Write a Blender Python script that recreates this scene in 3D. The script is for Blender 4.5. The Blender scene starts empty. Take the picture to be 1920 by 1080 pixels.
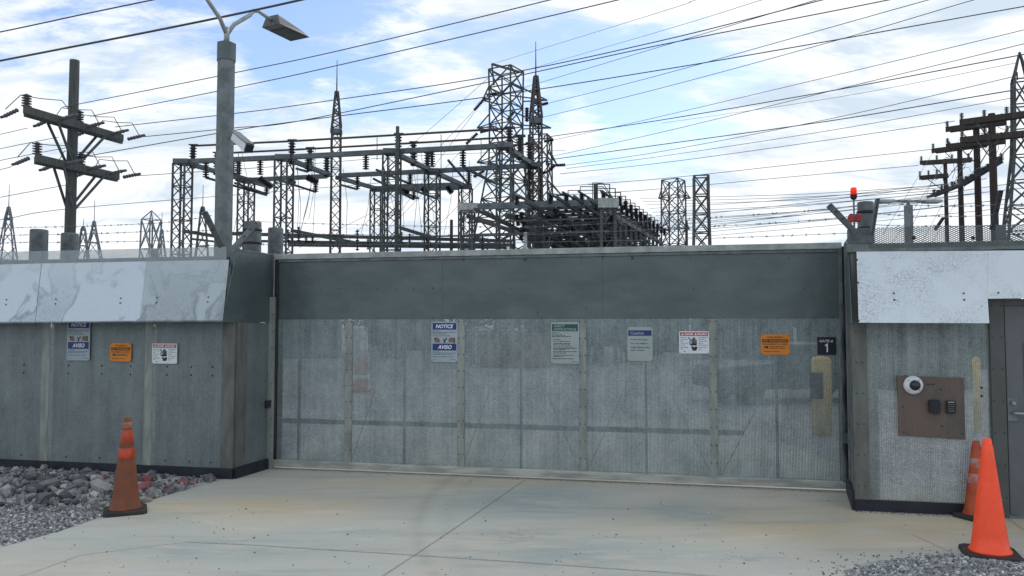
import bpy, math, random
from mathutils import Vector, Matrix
random.seed(7)
C = bpy.context.scene
# ---------------------------------------------------------------- camera
H_EYE, FPX, PITCH = 1.8, 1500.0, math.atan(73/1500.0)
cam_d = bpy.data.cameras.new('camera'); cam = bpy.data.objects.new('camera', cam_d)
C.collection.objects.link(cam); C.camera = cam
cam_d.sensor_width = 36; cam_d.lens = FPX/1920*36; cam_d.clip_start = .05; cam_d.clip_end = 6000
cam.location = (0, 0, H_EYE); cam.rotation_euler = (math.pi/2+PITCH, 0, 0)
C.render.resolution_x, C.render.resolution_y = 1024, 576
C.view_settings.view_transform = 'Standard'; C.view_settings.look = 'None'
C.view_settings.gamma = 1; C.view_settings.exposure = 0.2
C.render.engine = 'CYCLES'
C.cycles.transparent_max_bounces = 24

def ray(px, py):
    x, y = (px-960)/FPX, (540-py)/FPX
    return Vector((x, math.cos(PITCH)-math.sin(PITCH)*y, math.sin(PITCH)+math.cos(PITCH)*y))
EYE = Vector((0, 0, H_EYE))
def at_Y(px, py, Y): d = ray(px, py); return EYE+d*(Y/d.y)
def at_z(px, py, z): d = ray(px, py); return EYE+d*((z-H_EYE)/d.z)
def ground(px, py): return at_z(px, py, 0)

# ---------------------------------------------------------------- world and sun
SUN_EL, SUN_AZ = math.radians(52), math.radians(35)    # azimuth from +Y towards +X
w = bpy.data.worlds.new('World'); C.world = w; w.use_nodes = True
wn, wl = w.node_tree.nodes, w.node_tree.links
wn.clear()
def N(nodes, t, **kw):
    n = nodes.new(t)
    for k, v in kw.items(): setattr(n, k, v)
    return n
out = N(wn, 'ShaderNodeOutputWorld'); bg = N(wn, 'ShaderNodeBackground')
sky = N(wn, 'ShaderNodeTexSky', sky_type='NISHITA', sun_disc=False)
sky.sun_elevation = SUN_EL; sky.sun_rotation = SUN_AZ; sky.air_density = 1.0; sky.dust_density = .6
bg.inputs['Strength'].default_value = .12
def wmath(op, a, b=None, c=None, clamp=False, nodes=wn, links=wl):
    n = nodes.new('ShaderNodeMath'); n.operation = op; n.use_clamp = clamp
    for i, v in enumerate((a, b, c)):
        if v is None: continue
        if isinstance(v, (int, float)): n.inputs[i].default_value = v
        else: links.new(v, n.inputs[i])
    return n.outputs[0]
tc = N(wn, 'ShaderNodeTexCoord')
sep = N(wn, 'ShaderNodeSeparateXYZ'); wl.new(tc.outputs['Generated'], sep.inputs[0])
den = wmath('ADD', wmath('MAXIMUM', sep.outputs[2], 0.0), .22)
comb = N(wn, 'ShaderNodeCombineXYZ')
wl.new(wmath('DIVIDE', sep.outputs[0], den), comb.inputs[0]); wl.new(wmath('DIVIDE', sep.outputs[1], den), comb.inputs[1])
def wnoise(scale, detail, rough, off, stretch=(1, 1, 1), rot=0, dist=0.0):
    mp = N(wn, 'ShaderNodeMapping'); mp.inputs['Location'].default_value = off; mp.inputs['Scale'].default_value = stretch
    mp.inputs['Rotation'].default_value = (0, 0, rot)
    wl.new(comb.outputs[0], mp.inputs[0])
    n = N(wn, 'ShaderNodeTexNoise'); n.inputs['Scale'].default_value = scale; n.inputs['Detail'].default_value = detail
    n.inputs['Roughness'].default_value = rough; n.inputs['Distortion'].default_value = dist
    wl.new(mp.outputs[0], n.inputs[0]); return n.outputs[0]
n1 = wnoise(1.9, 12, .62, (3.1, 1.7, 0), (1, 1.6, 1), .5, .5)
n2 = wnoise(6.5, 10, .66, (.4, 7, 0), (1, 2.0, 1), .3, .4)
n3 = wnoise(2.3, 10, .62, (9, 2, 0), (1, 1.8, 1), -.3, .5)
cover = wmath('ADD', wmath('MULTIPLY', n1, .62), wmath('MULTIPLY', n2, .38))
# where the cloud deck opens: directions of the gaps, angular size, weight
gaps = [((620, 60), .13, -.12), ((250, 110), .12, -.105), ((500, 110), .06, -.06), ((1010, 80), .06, -.13), ((1180, 175), .11, -.12), ((1100, 150), .05, -.07),
        ((860, 110), .08, -.04), ((480, 10), .1, -.06), ((60, 40), .1, -.07), ((1300, 200), .10, -.09), ((720, 230), .07, -.03), ((1020, 262), .07, -.05),
        ((1620, 110), .22, .12), ((330, 230), .12, .11), ((120, 260), .16, .12), ((450, 118), .018, .12), ((1080, 218), .03, .13), ((1500, 380), .25, .03), ((800, 360), .2, .03)]
tot = cover
for (px, py), sig, wt in gaps:
    d = ray(px, py).normalized()
    vm = N(wn, 'ShaderNodeVectorMath', operation='DISTANCE'); wl.new(tc.outputs['Generated'], vm.inputs[0]); vm.inputs[1].default_value = d
    q = wmath('POWER', wmath('DIVIDE', vm.outputs['Value'], sig), 2.0)
    tot = wmath('ADD', tot, wmath('MULTIPLY', wmath('EXPONENT', wmath('MULTIPLY', q, -1.0)), wt))
hz_ = N(wn, 'ShaderNodeMapRange', interpolation_type='SMOOTHSTEP'); wl.new(sep.outputs[2], hz_.inputs[0]); hz_.inputs[1].default_value = .27; hz_.inputs[2].default_value = .12; hz_.inputs[4].default_value = .075
tot = wmath('ADD', tot, hz_.outputs[0])
mr = N(wn, 'ShaderNodeMapRange', interpolation_type='SMOOTHSTEP'); wl.new(tot, mr.inputs[0])
mr.inputs[1].default_value = .365; mr.inputs[2].default_value = .535
cl = N(wn, 'ShaderNodeMapRange', interpolation_type='SMOOTHSTEP'); wl.new(n3, cl.inputs[0]); cl.inputs[1].default_value = .36; cl.inputs[2].default_value = .56
ccol = N(wn, 'ShaderNodeMix', data_type='RGBA'); wl.new(cl.outputs[0], ccol.inputs[0])
ccol.inputs[6].default_value = (5.0, 5.85, 6.75, 1); ccol.inputs[7].default_value = (7.7, 7.95, 8.15, 1)
skyb = N(wn, 'ShaderNodeMix', data_type='RGBA', blend_type='MULTIPLY'); skyb.inputs[0].default_value = 1
wl.new(sky.outputs[0], skyb.inputs[6]); skyb.inputs[7].default_value = (1.30, 1.30, 1.38, 1)
mx = N(wn, 'ShaderNodeMix', data_type='RGBA'); wl.new(mr.outputs[0], mx.inputs[0]); wl.new(skyb.outputs[2], mx.inputs[6]); wl.new(ccol.outputs[2], mx.inputs[7])
wl.new(mx.outputs[2], bg.inputs[0]); wl.new(bg.outputs[0], out.inputs[0])

sl = bpy.data.lights.new('sun', 'SUN'); sl.energy = .7; sl.angle = math.radians(14); sl.color = (1, .96, .9)
so = bpy.data.objects.new('sun', sl); C.collection.objects.link(so)
sd = Vector((math.sin(SUN_AZ)*math.cos(SUN_EL), math.cos(SUN_AZ)*math.cos(SUN_EL), math.sin(SUN_EL)))
so.rotation_euler = sd.to_track_quat('Z', 'Y').to_euler(); so.location = sd*50

# ---------------------------------------------------------------- mesh helpers
class MB:
    def __init__(s): s.v, s.f, s.sm = [], [], []
    def add(s, vs, fs, smooth=False):
        b = len(s.v); s.v += [tuple(v) for v in vs]; s.f += [tuple(i+b for i in f) for f in fs]; s.sm += [smooth]*len(fs); return s
    def hexa(s, p):   # p: 8 points, bottom loop 0-3, top loop 4-7
        return s.add(p, [(3, 2, 1, 0), (4, 5, 6, 7), (0, 1, 5, 4), (1, 2, 6, 5), (2, 3, 7, 6), (3, 0, 4, 7)])
    def box(s, x0, x1, y0, y1, z0, z1):
        return s.hexa([(x0, y0, z0), (x1, y0, z0), (x1, y1, z0), (x0, y1, z0), (x0, y0, z1), (x1, y0, z1), (x1, y1, z1), (x0, y1, z1)])
    def bar(s, a, b, wd, ht=None, up=(0, 0, 1)):
        ht = ht or wd; a, b = Vector(a), Vector(b); d = (b-a)
        if d.length < 1e-6: return s
        d.normalize(); up = Vector(up)
        if abs(d.dot(up)) > .98: up = Vector((0, 1, 0))
        x = d.cross(up).normalized()*wd/2; y = x.cross(d).normalized()*ht/2
        return s.hexa([a-x-y, a+x-y, a+x+y, a-x+y, b-x-y, b+x-y, b+x+y, b-x+y])
    def tube(s, pts, r, n=8, r1=None, cap=True):
        pts = [Vector(p) for p in pts]; m = len(pts); rings = []
        for i, p in enumerate(pts):
            d = (pts[min(i+1, m-1)]-pts[max(i-1, 0)]).normalized()
            up = Vector((0, 0, 1)) if abs(d.z) < .95 else Vector((0, 1, 0))
            x = d.cross(up).normalized(); y = x.cross(d).normalized()
            rr = r if r1 is None else r+(r1-r)*i/(m-1)
            rings += [p+(x*math.cos(2*math.pi*k/n)+y*math.sin(2*math.pi*k/n))*rr for k in range(n)]
        fs = [(i*n+k, i*n+(k+1) % n, (i+1)*n+(k+1) % n, (i+1)*n+k) for i in range(m-1) for k in range(n)]
        s.add(rings, fs, n > 4)
        if cap:
            b = len(s.v)-m*n
            s.f += [tuple(b+k for k in range(n))[::-1], tuple(b+(m-1)*n+k for k in range(n))]; s.sm += [False, False]
        return s
    def lathe(s, prof, c=(0, 0, 0), n=20, smooth=True, ax=None):
        # prof: (radius, height) list; ax: optional axis vector
        c = Vector(c); ax = Vector(ax).normalized() if ax else Vector((0, 0, 1))
        t = Vector((1, 0, 0)) if abs(ax.x) < .9 else Vector((0, 1, 0))
        x = ax.cross(t).normalized(); y = ax.cross(x)
        vs = [c+ax*h+(x*math.cos(2*math.pi*k/n)+y*math.sin(2*math.pi*k/n))*r for r, h in prof for k in range(n)]
        fs = [(i*n+k, i*n+(k+1) % n, (i+1)*n+(k+1) % n, (i+1)*n+k) for i in range(len(prof)-1) for k in range(n)]
        s.add(vs, fs, smooth); b = len(s.v)-len(vs)
        s.f += [tuple(b+k for k in range(n))[::-1], tuple(b+(len(prof)-1)*n+k for k in range(n))]; s.sm += [False, False]
        return s
    def slab(s, poly, y0, y1):   # polygon in local x,z extruded along y
        n = len(poly)
        vs = [(x, y0, z) for x, z in poly]+[(x, y1, z) for x, z in poly]
        return s.add(vs, [tuple(range(n)), tuple(range(2*n-1, n-1, -1))]+[(i, i+n, (i+1) % n+n, (i+1) % n) for i in range(n)])
    def sheet(s, p, th=(0, .003, 0)):
        th = Vector(th); n = len(p); vs = [Vector(q) for q in p]+[Vector(q)+th for q in p]
        return s.add(vs, [tuple(range(n)), tuple(range(2*n-1, n-1, -1))]+[(i, i+n, (i+1) % n+n, (i+1) % n) for i in range(n)])
    def build(s, name, mat, parent=None, bevel=0, **tagkw):
        me = bpy.data.meshes.new(name); me.from_pydata(s.v, [], s.f); me.validate()
        if len(s.sm) == len(me.polygons): me.polygons.foreach_set('use_smooth', s.sm)
        import bmesh
        bm = bmesh.new(); bm.from_mesh(me); bmesh.ops.recalc_face_normals(bm, faces=bm.faces); bm.to_mesh(me); bm.free()
        me.materials.append(mat); o = bpy.data.objects.new(name, me); C.collection.objects.link(o)
        if parent: o.parent = parent
        if bevel:
            b = o.modifiers.new('bevel', 'BEVEL'); b.width = bevel; b.segments = 2; b.limit_method = 'ANGLE'
        tag(o, **tagkw); return o
def tag(o, label=None, cat=None, group=None, kind=None):
    if label: o['label'] = label
    if cat: o['category'] = cat
    if group: o['group'] = group
    if kind: o['kind'] = kind
    return o
def empty(name, loc, rz=0, **kw):
    o = bpy.data.objects.new(name, None); C.collection.objects.link(o); o.location = loc; o.rotation_euler = (0, 0, rz)
    o.empty_display_size = .1
    return tag(o, **kw)
def share(name, me, parent, loc=(0, 0, 0), rot=(0, 0, 0), scale=None):
    o = bpy.data.objects.new(name, me); C.collection.objects.link(o); o.parent = parent; o.location = loc; o.rotation_euler = rot
    if scale: o.scale = scale
    return o

# ---------------------------------------------------------------- materials
def mat(name, col, rough=.6, metal=0.0, var=0.0, vscale=4.0, bump=0.0, bscale=40.0, col2=None, stretch=None, spec=None):
    m = bpy.data.materials.new(name); m.use_nodes = True; n, l = m.node_tree.nodes, m.node_tree.links
    b = n['Principled BSDF']; b.inputs['Roughness'].default_value = rough; b.inputs['Metallic'].default_value = metal
    if spec is not None: b.inputs['Specular IOR Level'].default_value = spec
    b.inputs['Base Color'].default_value = (*col, 1)
    if var or col2:
        t = n.new('ShaderNodeTexCoord'); mp = n.new('ShaderNodeMapping'); l.new(t.outputs['Object'], mp.inputs[0])
        if stretch: mp.inputs['Scale'].default_value = stretch
        no = n.new('ShaderNodeTexNoise'); no.inputs['Scale'].default_value = vscale; no.inputs['Detail'].default_value = 8; no.inputs['Roughness'].default_value = .62
        l.new(mp.outputs[0], no.inputs[0])
        r = n.new('ShaderNodeMapRange'); r.interpolation_type = 'SMOOTHSTEP'; l.new(no.outputs[0], r.inputs[0]); r.inputs[1].default_value = .35; r.inputs[2].default_value = .65
        mi = n.new('ShaderNodeMix'); mi.data_type = 'RGBA'; l.new(r.outputs[0], mi.inputs[0])
        c2 = col2 or tuple(c*(1+var) for c in col); c1 = col if col2 else tuple(c*(1-var) for c in col)
        mi.inputs[6].default_value = (*c1, 1); mi.inputs[7].default_value = (*c2, 1); l.new(mi.outputs[2], b.inputs['Base Color'])
        if bump:
            bn = n.new('ShaderNodeTexNoise'); bn.inputs['Scale'].default_value = bscale; bn.inputs['Detail'].default_value = 5; l.new(mp.outputs[0], bn.inputs[0])
            bu = n.new('ShaderNodeBump'); bu.inputs['Strength'].default_value = bump; bu.inputs['Distance'].default_value = .02
            l.new(bn.outputs[0], bu.inputs['Height']); l.new(bu.outputs[0], b.inputs['Normal'])
    return m
M = {}
M['galv'] = mat('galvanised steel', (.13, .155, .160), .5, .3, .25, 6, .1, 30)
M['galv_post'] = mat('grey post steel', (.085, .102, .108), .55, .2, .28, 8, .1, 30)
M['galv_light'] = mat('pale galvanised steel', (.29, .32, .315), .45, .3, .2, 7, .08, 30)
M['galv_sheet'] = mat('dark galvanised sheet', (.086, .115, .119), .36, .3, .12, 2.2, .05, 3, stretch=(.6, 1, 1.4))
M['tan_steel'] = mat('weathered steel', (.235, .26, .242), .6, .15, .2, 9, .1, 30, stretch=(1, 1, .3))
M['beam_tan'] = mat('dusty beam steel', (.33, .345, .315), .7, .05, .25, 5, .1, 30, stretch=(.5, 1, 3))
M['brown_steel'] = mat('brown weathered post', (.115, .122, .115), .65, .15, .25, 7, .1, 30, stretch=(1, 1, .3))
M['black'] = mat('black rubber', (.012, .014, .018), .7, 0, .3, 10)
M['kick'] = mat('black kickboard', (.008, .013, .022), .6, 0, .4, 6)
M['bolt'] = mat('bolt steel', (.03, .035, .04), .5, .5)
M['far_steel'] = mat('lattice steel', (.058, .070, .070), .6, .25, .3, 3)
M['far_beam'] = mat('beam steel', (.095, .115, .125), .55, .35, .25, 2)
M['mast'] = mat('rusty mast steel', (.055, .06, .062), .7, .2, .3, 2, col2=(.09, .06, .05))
M['hazy_mast'] = mat('haze-paled mast steel', (.13, .155, .17), .6, .2, .2, 2)  # lighter steel for distant masts, their haze fade put into the colour
M['pale_mast'] = mat('pale far steel', (.16, .19, .21), .6, .3, .2, 2)  # palest steel for the farthest tower, distance haze put into the colour
M['insul'] = mat('porcelain', (.018, .019, .022), .3, 0, .2, 20)
M['insul_grey'] = mat('grey insulator', (.09, .095, .10), .5, 0, .2, 20)
M['wood'] = mat('pole timber', (.030, .025, .022), .85, 0, 0, 3, .4, 20, col2=(.055, .048, .043), stretch=(6, 6, .4))
M['wood_grey'] = mat('grey pole timber', (.085, .092, .088), .85, 0, 0, 3, .4, 20, col2=(.05, .056, .055), stretch=(6, 6, .4))
M['wood_red'] = mat('red brown pole timber', (.038, .024, .021), .85, 0, 0, 3, .3, 20, col2=(.025, .02, .02), stretch=(6, 6, .4))
M['wire'] = mat('cable', (.065, .07, .075), .6, .2)
M['barb'] = mat('barbed wire steel', (.13, .14, .15), .5, .5)
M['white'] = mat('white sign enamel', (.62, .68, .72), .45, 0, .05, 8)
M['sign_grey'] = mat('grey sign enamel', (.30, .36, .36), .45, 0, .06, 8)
M['sign_dull'] = mat('dull bluish white enamel', (.30, .37, .42), .5, 0, .08, 8)  # darker, bluer version of the white sign enamel
M['blue'] = mat('blue enamel', (.008, .022, .15), .45)
M['green'] = mat('green enamel', (.004, .07, .05), .45)
M['red'] = mat('red enamel', (.42, .015, .035), .45)
M['orange'] = mat('orange enamel', (.62, .20, .006), .5, 0, .08, 9)
M['ink'] = mat('black ink', (.006, .007, .01), .5)
M['ink_grey'] = mat('grey small print', (.10, .13, .15), .6)
M['plate_black'] = mat('black engraved plate', (.004, .006, .018), .4)
M['paper'] = mat('white lettering', (.72, .76, .8), .5)
M['skin'] = mat('printed skin tone', (.2, .11, .07), .6)
M['wood_board'] = mat('weathered plywood', (.135, .098, .082), .75, 0, 0, 2.2, .25, 30, col2=(.085, .078, .072), stretch=(2.5, 1, .7))
M['door'] = mat('grey door paint', (.105, .115, .125), .5, 0, .06, 5)
M['door_frame'] = mat('grey door frame paint', (.075, .082, .08), .5, .1, .1, 5)
M['cone_new'] = mat('fluorescent orange plastic', (1.0, .085, .022), .42, 0, .06, 14)
M['cone_old'] = mat('dirty orange plastic', (.20, .062, .026), .75, 0, 0, 9, .2, 30, col2=(.145, .052, .028), stretch=(1, 1, 1))
M['cone_tip'] = mat('worn cone tip', (.30, .125, .065), .7, 0, .2, 20)
M['cone_tape'] = mat('orange tape', (.42, .050, .020), .5, 0, .25, 12)
M['cone_tape_worn'] = mat('worn tape', (.50, .07, .03), .6, 0, 0, 14, col2=(.28, .24, .22))
M['cone_mid'] = mat('faded orange plastic', (.36, .062, .02), .65, 0, .2, 10)
M['rubber'] = mat('cone base rubber', (.022, .021, .02), .8, 0, .3, 14, .2, 40)
M['yellow'] = mat('yellow bollard paint', (.80, .55, .10), .5, 0, .12, 6)
M['car'] = mat('dark car paint', (.02, .035, .045), .2, .3)
M['glass'] = mat('dark car glass', (.02, .025, .03), .08)
M['beacon'] = mat('red beacon dome', (.85, .02, .01), .25)
M['siren'] = mat('red siren paint', (.28, .01, .015), .4)
M['camera_white'] = mat('white housing', (.62, .66, .70), .4, 0, .05, 9)
M['rust_red'] = mat('red container paint', (.16, .07, .06), .6, 0, .2, 2)
M['barrel'] = mat('orange barrel plastic', (.45, .13, .05), .5)
M['joint'] = mat('joint filler', (.26, .26, .235), .9, 0, .3, 20)
M['far_green'] = mat('distant tree line', (.045, .06, .05), .9, 0, .3, .1)
M['tank'] = mat('grey green transformer paint', (.035, .048, .055), .5, .1, .2, 2)
M['shed'] = mat('grey block wall', (.16, .18, .19), .85, 0, .15, 2)
# light inside the beacon
bn = M['beacon'].node_tree.nodes['Principled BSDF']; bn.inputs['Emission Color'].default_value = (1, .03, .01, 1); bn.inputs['Emission Strength'].default_value = .35

def mesh_mat(name, solid, px=.026, pz=.0125, c1=(.20, .25, .27), c2=(.40, .46, .48), back=None, amt=.0, vary=.0):
    """expanded metal: diamonds in object x,z; open where the diamond is"""
    m = bpy.data.materials.new(name); m.use_nodes = True; n, l = m.node_tree.nodes, m.node_tree.links
    b = n['Principled BSDF']; b.inputs['Roughness'].default_value = .45; b.inputs['Metallic'].default_value = .35
    t = n.new('ShaderNodeTexCoord'); s = n.new('ShaderNodeSeparateXYZ'); l.new(t.outputs['Object'], s.inputs[0])
    mm = lambda *a, **k: wmath(*a, nodes=n, links=l, **k)
    u = mm('DIVIDE', s.outputs[0], px); v = mm('DIVIDE', s.outputs[2], pz)
    a = mm('ABSOLUTE', mm('SUBTRACT', mm('FRACT', mm('ADD', u, v)), .5))
    c = mm('ABSOLUTE', mm('SUBTRACT', mm('FRACT', mm('SUBTRACT', u, v)), .5))
    edge = mm('MAXIMUM', a, c)          # .5 at a strand
    no = n.new('ShaderNodeTexNoise'); no.inputs['Scale'].default_value = 2.2; no.inputs['Detail'].default_value = 7; no.inputs['Roughness'].default_value = .6; l.new(t.outputs['Object'], no.inputs[0])
    th = mm('ADD', mm('MULTIPLY', mm('SUBTRACT', no.outputs[0], .5), -vary), .5-solid)
    hole = mm('LESS_THAN', edge, th)
    no2 = n.new('ShaderNodeTexNoise'); no2.inputs['Scale'].default_value = 3; no2.inputs['Detail'].default_value = 9; no2.inputs['Roughness'].default_value = .7
    mp2 = n.new('ShaderNodeMapping'); mp2.inputs['Scale'].default_value = (1.3, 1, .6); l.new(t.outputs['Object'], mp2.inputs[0]); l.new(mp2.outputs[0], no2.inputs[0])
    r = n.new('ShaderNodeMapRange'); l.new(no2.outputs[0], r.inputs[0]); r.inputs[1].default_value = .32; r.inputs[2].default_value = .68
    sp = n.new('ShaderNodeTexNoise'); sp.inputs['Scale'].default_value = 60; sp.inputs['Detail'].default_value = 3; l.new(t.outputs['Object'], sp.inputs[0])
    cb = n.new('ShaderNodeCombineXYZ'); l.new(mm('FLOOR', mm('ADD', u, v)), cb.inputs[0]); l.new(mm('FLOOR', mm('SUBTRACT', u, v)), cb.inputs[1])
    wnz = n.new('ShaderNodeTexWhiteNoise'); l.new(cb.outputs[0], wnz.inputs[0])
    wn1 = n.new('ShaderNodeTexWhiteNoise'); wn1.noise_dimensions = '1D'; l.new(mm('FLOOR', mm('MULTIPLY', u, 1.5)), wn1.inputs['W'])
    fac = mm('ADD', mm('ADD', mm('ADD', mm('MULTIPLY', r.outputs[0], .5), mm('MULTIPLY', mm('SUBTRACT', wn1.outputs[0], .5), .14)), mm('MULTIPLY', mm('SUBTRACT', sp.outputs[0], .35), .6)), mm('MULTIPLY', mm('SUBTRACT', wnz.outputs[0], .35), .22), clamp=True)
    mi = n.new('ShaderNodeMix'); mi.data_type = 'RGBA'; l.new(fac, mi.inputs[0]); mi.inputs[6].default_value = (*c1, 1); mi.inputs[7].default_value = (*c2, 1)
    l.new(mi.outputs[2], b.inputs['Base Color'])
    bu = n.new('ShaderNodeBump'); bu.inputs['Strength'].default_value = .5; bu.inputs['Distance'].default_value = .004; l.new(edge, bu.inputs['Height']); l.new(bu.outputs[0], b.inputs['Normal'])
    tr = n.new('ShaderNodeBsdfTransparent'); ms = n.new('ShaderNodeMixShader'); l.new(hole, ms.inputs[0]); l.new(b.outputs[0], ms.inputs[1]); l.new(tr.outputs[0], ms.inputs[2])
    l.new(ms.outputs[0], n['Material Output'].inputs[0])
    return m
M['mesh_gate'] = mesh_mat('gate expanded metal', .30, px=.031, pz=.016, c1=(.105, .142, .150), c2=(.35, .42, .43), vary=.24)
M['mesh_right'] = mesh_mat('wall expanded metal', .26, px=.031, pz=.016, c1=(.11, .14, .145), c2=(.42, .48, .475), vary=.12)
M['mesh_top'] = mesh_mat('parapet expanded metal', .18, px=.040, pz=.020, c1=(.05, .062, .065), c2=(.13, .155, .16))
M['mesh_left'] = mesh_mat('tight expanded metal', .34, px=.028, pz=.014, c1=(.115, .145, .15), c2=(.28, .33, .33), vary=.05)
M['mesh_pale'] = mesh_mat('pale parapet expanded metal', .22, c1=(.25, .29, .31), c2=(.42, .47, .5))

def canopy_mat(name, base, dark, fine):
    m = bpy.data.materials.new(name); m.use_nodes = True; n, l = m.node_tree.nodes, m.node_tree.links
    b = n['Principled BSDF']; b.inputs['Roughness'].default_value = .38; b.inputs['Metallic'].default_value = .55
    t = n.new('ShaderNodeTexCoord'); mm = lambda *a, **k: wmath(*a, nodes=n, links=l, **k)
    no = n.new('ShaderNodeTexNoise'); l.new(t.outputs['Object'], no.inputs[0]); no.inputs['Detail'].default_value = 6 if not fine else 10
    no.inputs['Scale'].default_value = 1.9 if not fine else 2.5; no.inputs['Roughness'].default_value = .5 if not fine else .62; no.inputs['Distortion'].default_value = .5
    sp = n.new('ShaderNodeTexNoise'); l.new(t.outputs['Object'], sp.inputs[0]); sp.inputs['Scale'].default_value = 60 if fine else 34; sp.inputs['Detail'].default_value = 6; sp.inputs['Roughness'].default_value = .75
    if fine:   # fine speckle gathered in patches
        a = n.new('ShaderNodeMapRange'); l.new(no.outputs[0], a.inputs[0]); a.inputs[1].default_value = .42; a.inputs[2].default_value = .6
        s2 = n.new('ShaderNodeMapRange'); l.new(sp.outputs[0], s2.inputs[0]); s2.inputs[1].default_value = .47; s2.inputs[2].default_value = .62
        fac = mm('MULTIPLY', mm('MULTIPLY', a.outputs[0], s2.outputs[0]), .9)
    else:      # dark tide lines along contours of the noise
        f = mm('ABSOLUTE', mm('SUBTRACT', no.outputs[0], .53))
        a = n.new('ShaderNodeMapRange'); l.new(f, a.inputs[0]); a.inputs[1].default_value = .035; a.inputs[2].default_value = .0
        in2 = n.new('ShaderNodeMapRange'); l.new(no.outputs[0], in2.inputs[0]); in2.inputs[1].default_value = .46; in2.inputs[2].default_value = .6
        sz_ = n.new('ShaderNodeSeparateXYZ'); l.new(t.outputs['Object'], sz_.inputs[0])
        low = n.new('ShaderNodeMapRange'); l.new(sz_.outputs[2], low.inputs[0]); low.inputs[1].default_value = 2.5; low.inputs[2].default_value = 2.0; low.inputs[3].default_value = .35
        fac = mm('MULTIPLY', low.outputs[0], mm('ADD', mm('MULTIPLY', a.outputs[0], .7), mm('ADD', mm('MULTIPLY', in2.outputs[0], .40), mm('MULTIPLY', mm('SUBTRACT', sp.outputs[0], .5), 1.3))), clamp=True)
    mi = n.new('ShaderNodeMix'); mi.data_type = 'RGBA'; l.new(fac, mi.inputs[0]); mi.inputs[6].default_value = (*base, 1); mi.inputs[7].default_value = (*dark, 1)
    l.new(mi.outputs[2], b.inputs['Base Color'])
    rr = mm('ADD', mm('MULTIPLY', fac, .25), .36); l.new(rr, b.inputs['Roughness'])
    return m
M['canopy'] = canopy_mat('pale galvanised canopy', (.47, .535, .585), (.25, .30, .33), False)
M['canopy_grey'] = canopy_mat('stained galvanised canopy', (.36, .42, .44), (.22, .26, .275), False)
M['canopy_fine'] = canopy_mat('speckled galvanised canopy', (.60, .655, .69), (.29, .335, .36), True)

def scuff(m, c, lo=.62, hi=.74, st=(9, 1, 3)):
    n, l = m.node_tree.nodes, m.node_tree.links; b = n['Principled BSDF']; src = b.inputs['Base Color'].links[0].from_socket
    t = n.new('ShaderNodeTexCoord'); mp = n.new('ShaderNodeMapping'); mp.inputs['Scale'].default_value = st; l.new(t.outputs['Object'], mp.inputs[0])
    no = n.new('ShaderNodeTexNoise'); no.inputs['Scale'].default_value = 1.1; no.inputs['Detail'].default_value = 10; no.inputs['Roughness'].default_value = .75; l.new(mp.outputs[0], no.inputs[0])
    r = n.new('ShaderNodeMapRange'); l.new(no.outputs[0], r.inputs[0]); r.inputs[1].default_value = lo; r.inputs[2].default_value = hi; r.inputs[4].default_value = .7
    mi = n.new('ShaderNodeMix'); mi.data_type = 'RGBA'; l.new(r.outputs[0], mi.inputs[0]); l.new(src, mi.inputs[6]); mi.inputs[7].default_value = (*c, 1); l.new(mi.outputs[2], b.inputs['Base Color'])
    # dented sheet: broad waves
    w_ = n.new('ShaderNodeTexNoise'); w_.inputs['Scale'].default_value = 2.2; w_.inputs['Detail'].default_value = 2; l.new(t.outputs['Object'], w_.inputs[0])
    bu = n.new('ShaderNodeBump'); bu.inputs['Strength'].default_value = .4; bu.inputs['Distance'].default_value = .05; l.new(w_.outputs[0], bu.inputs['Height']); l.new(bu.outputs[0], b.inputs['Normal'])
scuff(M['cone_new'], (.5, .06, .025), .6, .8, (3, 3, 9))
scuff(M['galv_sheet'], (.17, .21, .215)); 
def ground_mat():
    m = bpy.data.materials.new('gravel ground'); m.use_nodes = True; n, l = m.node_tree.nodes, m.node_tree.links
    b = n['Principled BSDF']; b.inputs['Roughness'].default_value = .9
    t = n.new('ShaderNodeTexCoord'); vo = n.new('ShaderNodeTexVoronoi'); vo.inputs['Scale'].default_value = 38; l.new(t.outputs['Object'], vo.inputs[0])
    cr = n.new('ShaderNodeValToRGB'); cr.color_ramp.elements[0].color = (.14, .15, .165, 1); cr.color_ramp.elements[1].color = (.52, .53, .55, 1)
    s = n.new('ShaderNodeSeparateColor'); l.new(vo.outputs['Color'], s.inputs[0]); l.new(s.outputs[0], cr.inputs[0])
    no = n.new('ShaderNodeTexNoise'); no.inputs['Scale'].default_value = .8; no.inputs['Detail'].default_value = 8; l.new(t.outputs['Object'], no.inputs[0])
    mi = n.new('ShaderNodeMix'); mi.data_type = 'RGBA'; mi.blend_type = 'MULTIPLY'; mi.inputs[0].default_value = .5
    c2 = n.new('ShaderNodeValToRGB'); c2.color_ramp.elements[0].position = .3; c2.color_ramp.elements[0].color = (.5, .5, .5, 1); c2.color_ramp.elements[1].position = .7; c2.color_ramp.elements[1].color = (1.3, 1.25, 1.2, 1)
    l.new(no.outputs[0], c2.inputs[0]); l.new(cr.outputs[0], mi.inputs[6]); l.new(c2.outputs[0], mi.inputs[7]); l.new(mi.outputs[2], b.inputs['Base Color'])
    bu = n.new('ShaderNodeBump'); bu.inputs['Strength'].default_value = .8; bu.inputs['Distance'].default_value = .015; bu.invert = True
    l.new(vo.outputs['Distance'], bu.inputs['Height']); l.new(bu.outputs[0], b.inputs['Normal']); return m
M['gravel'] = ground_mat()
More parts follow.
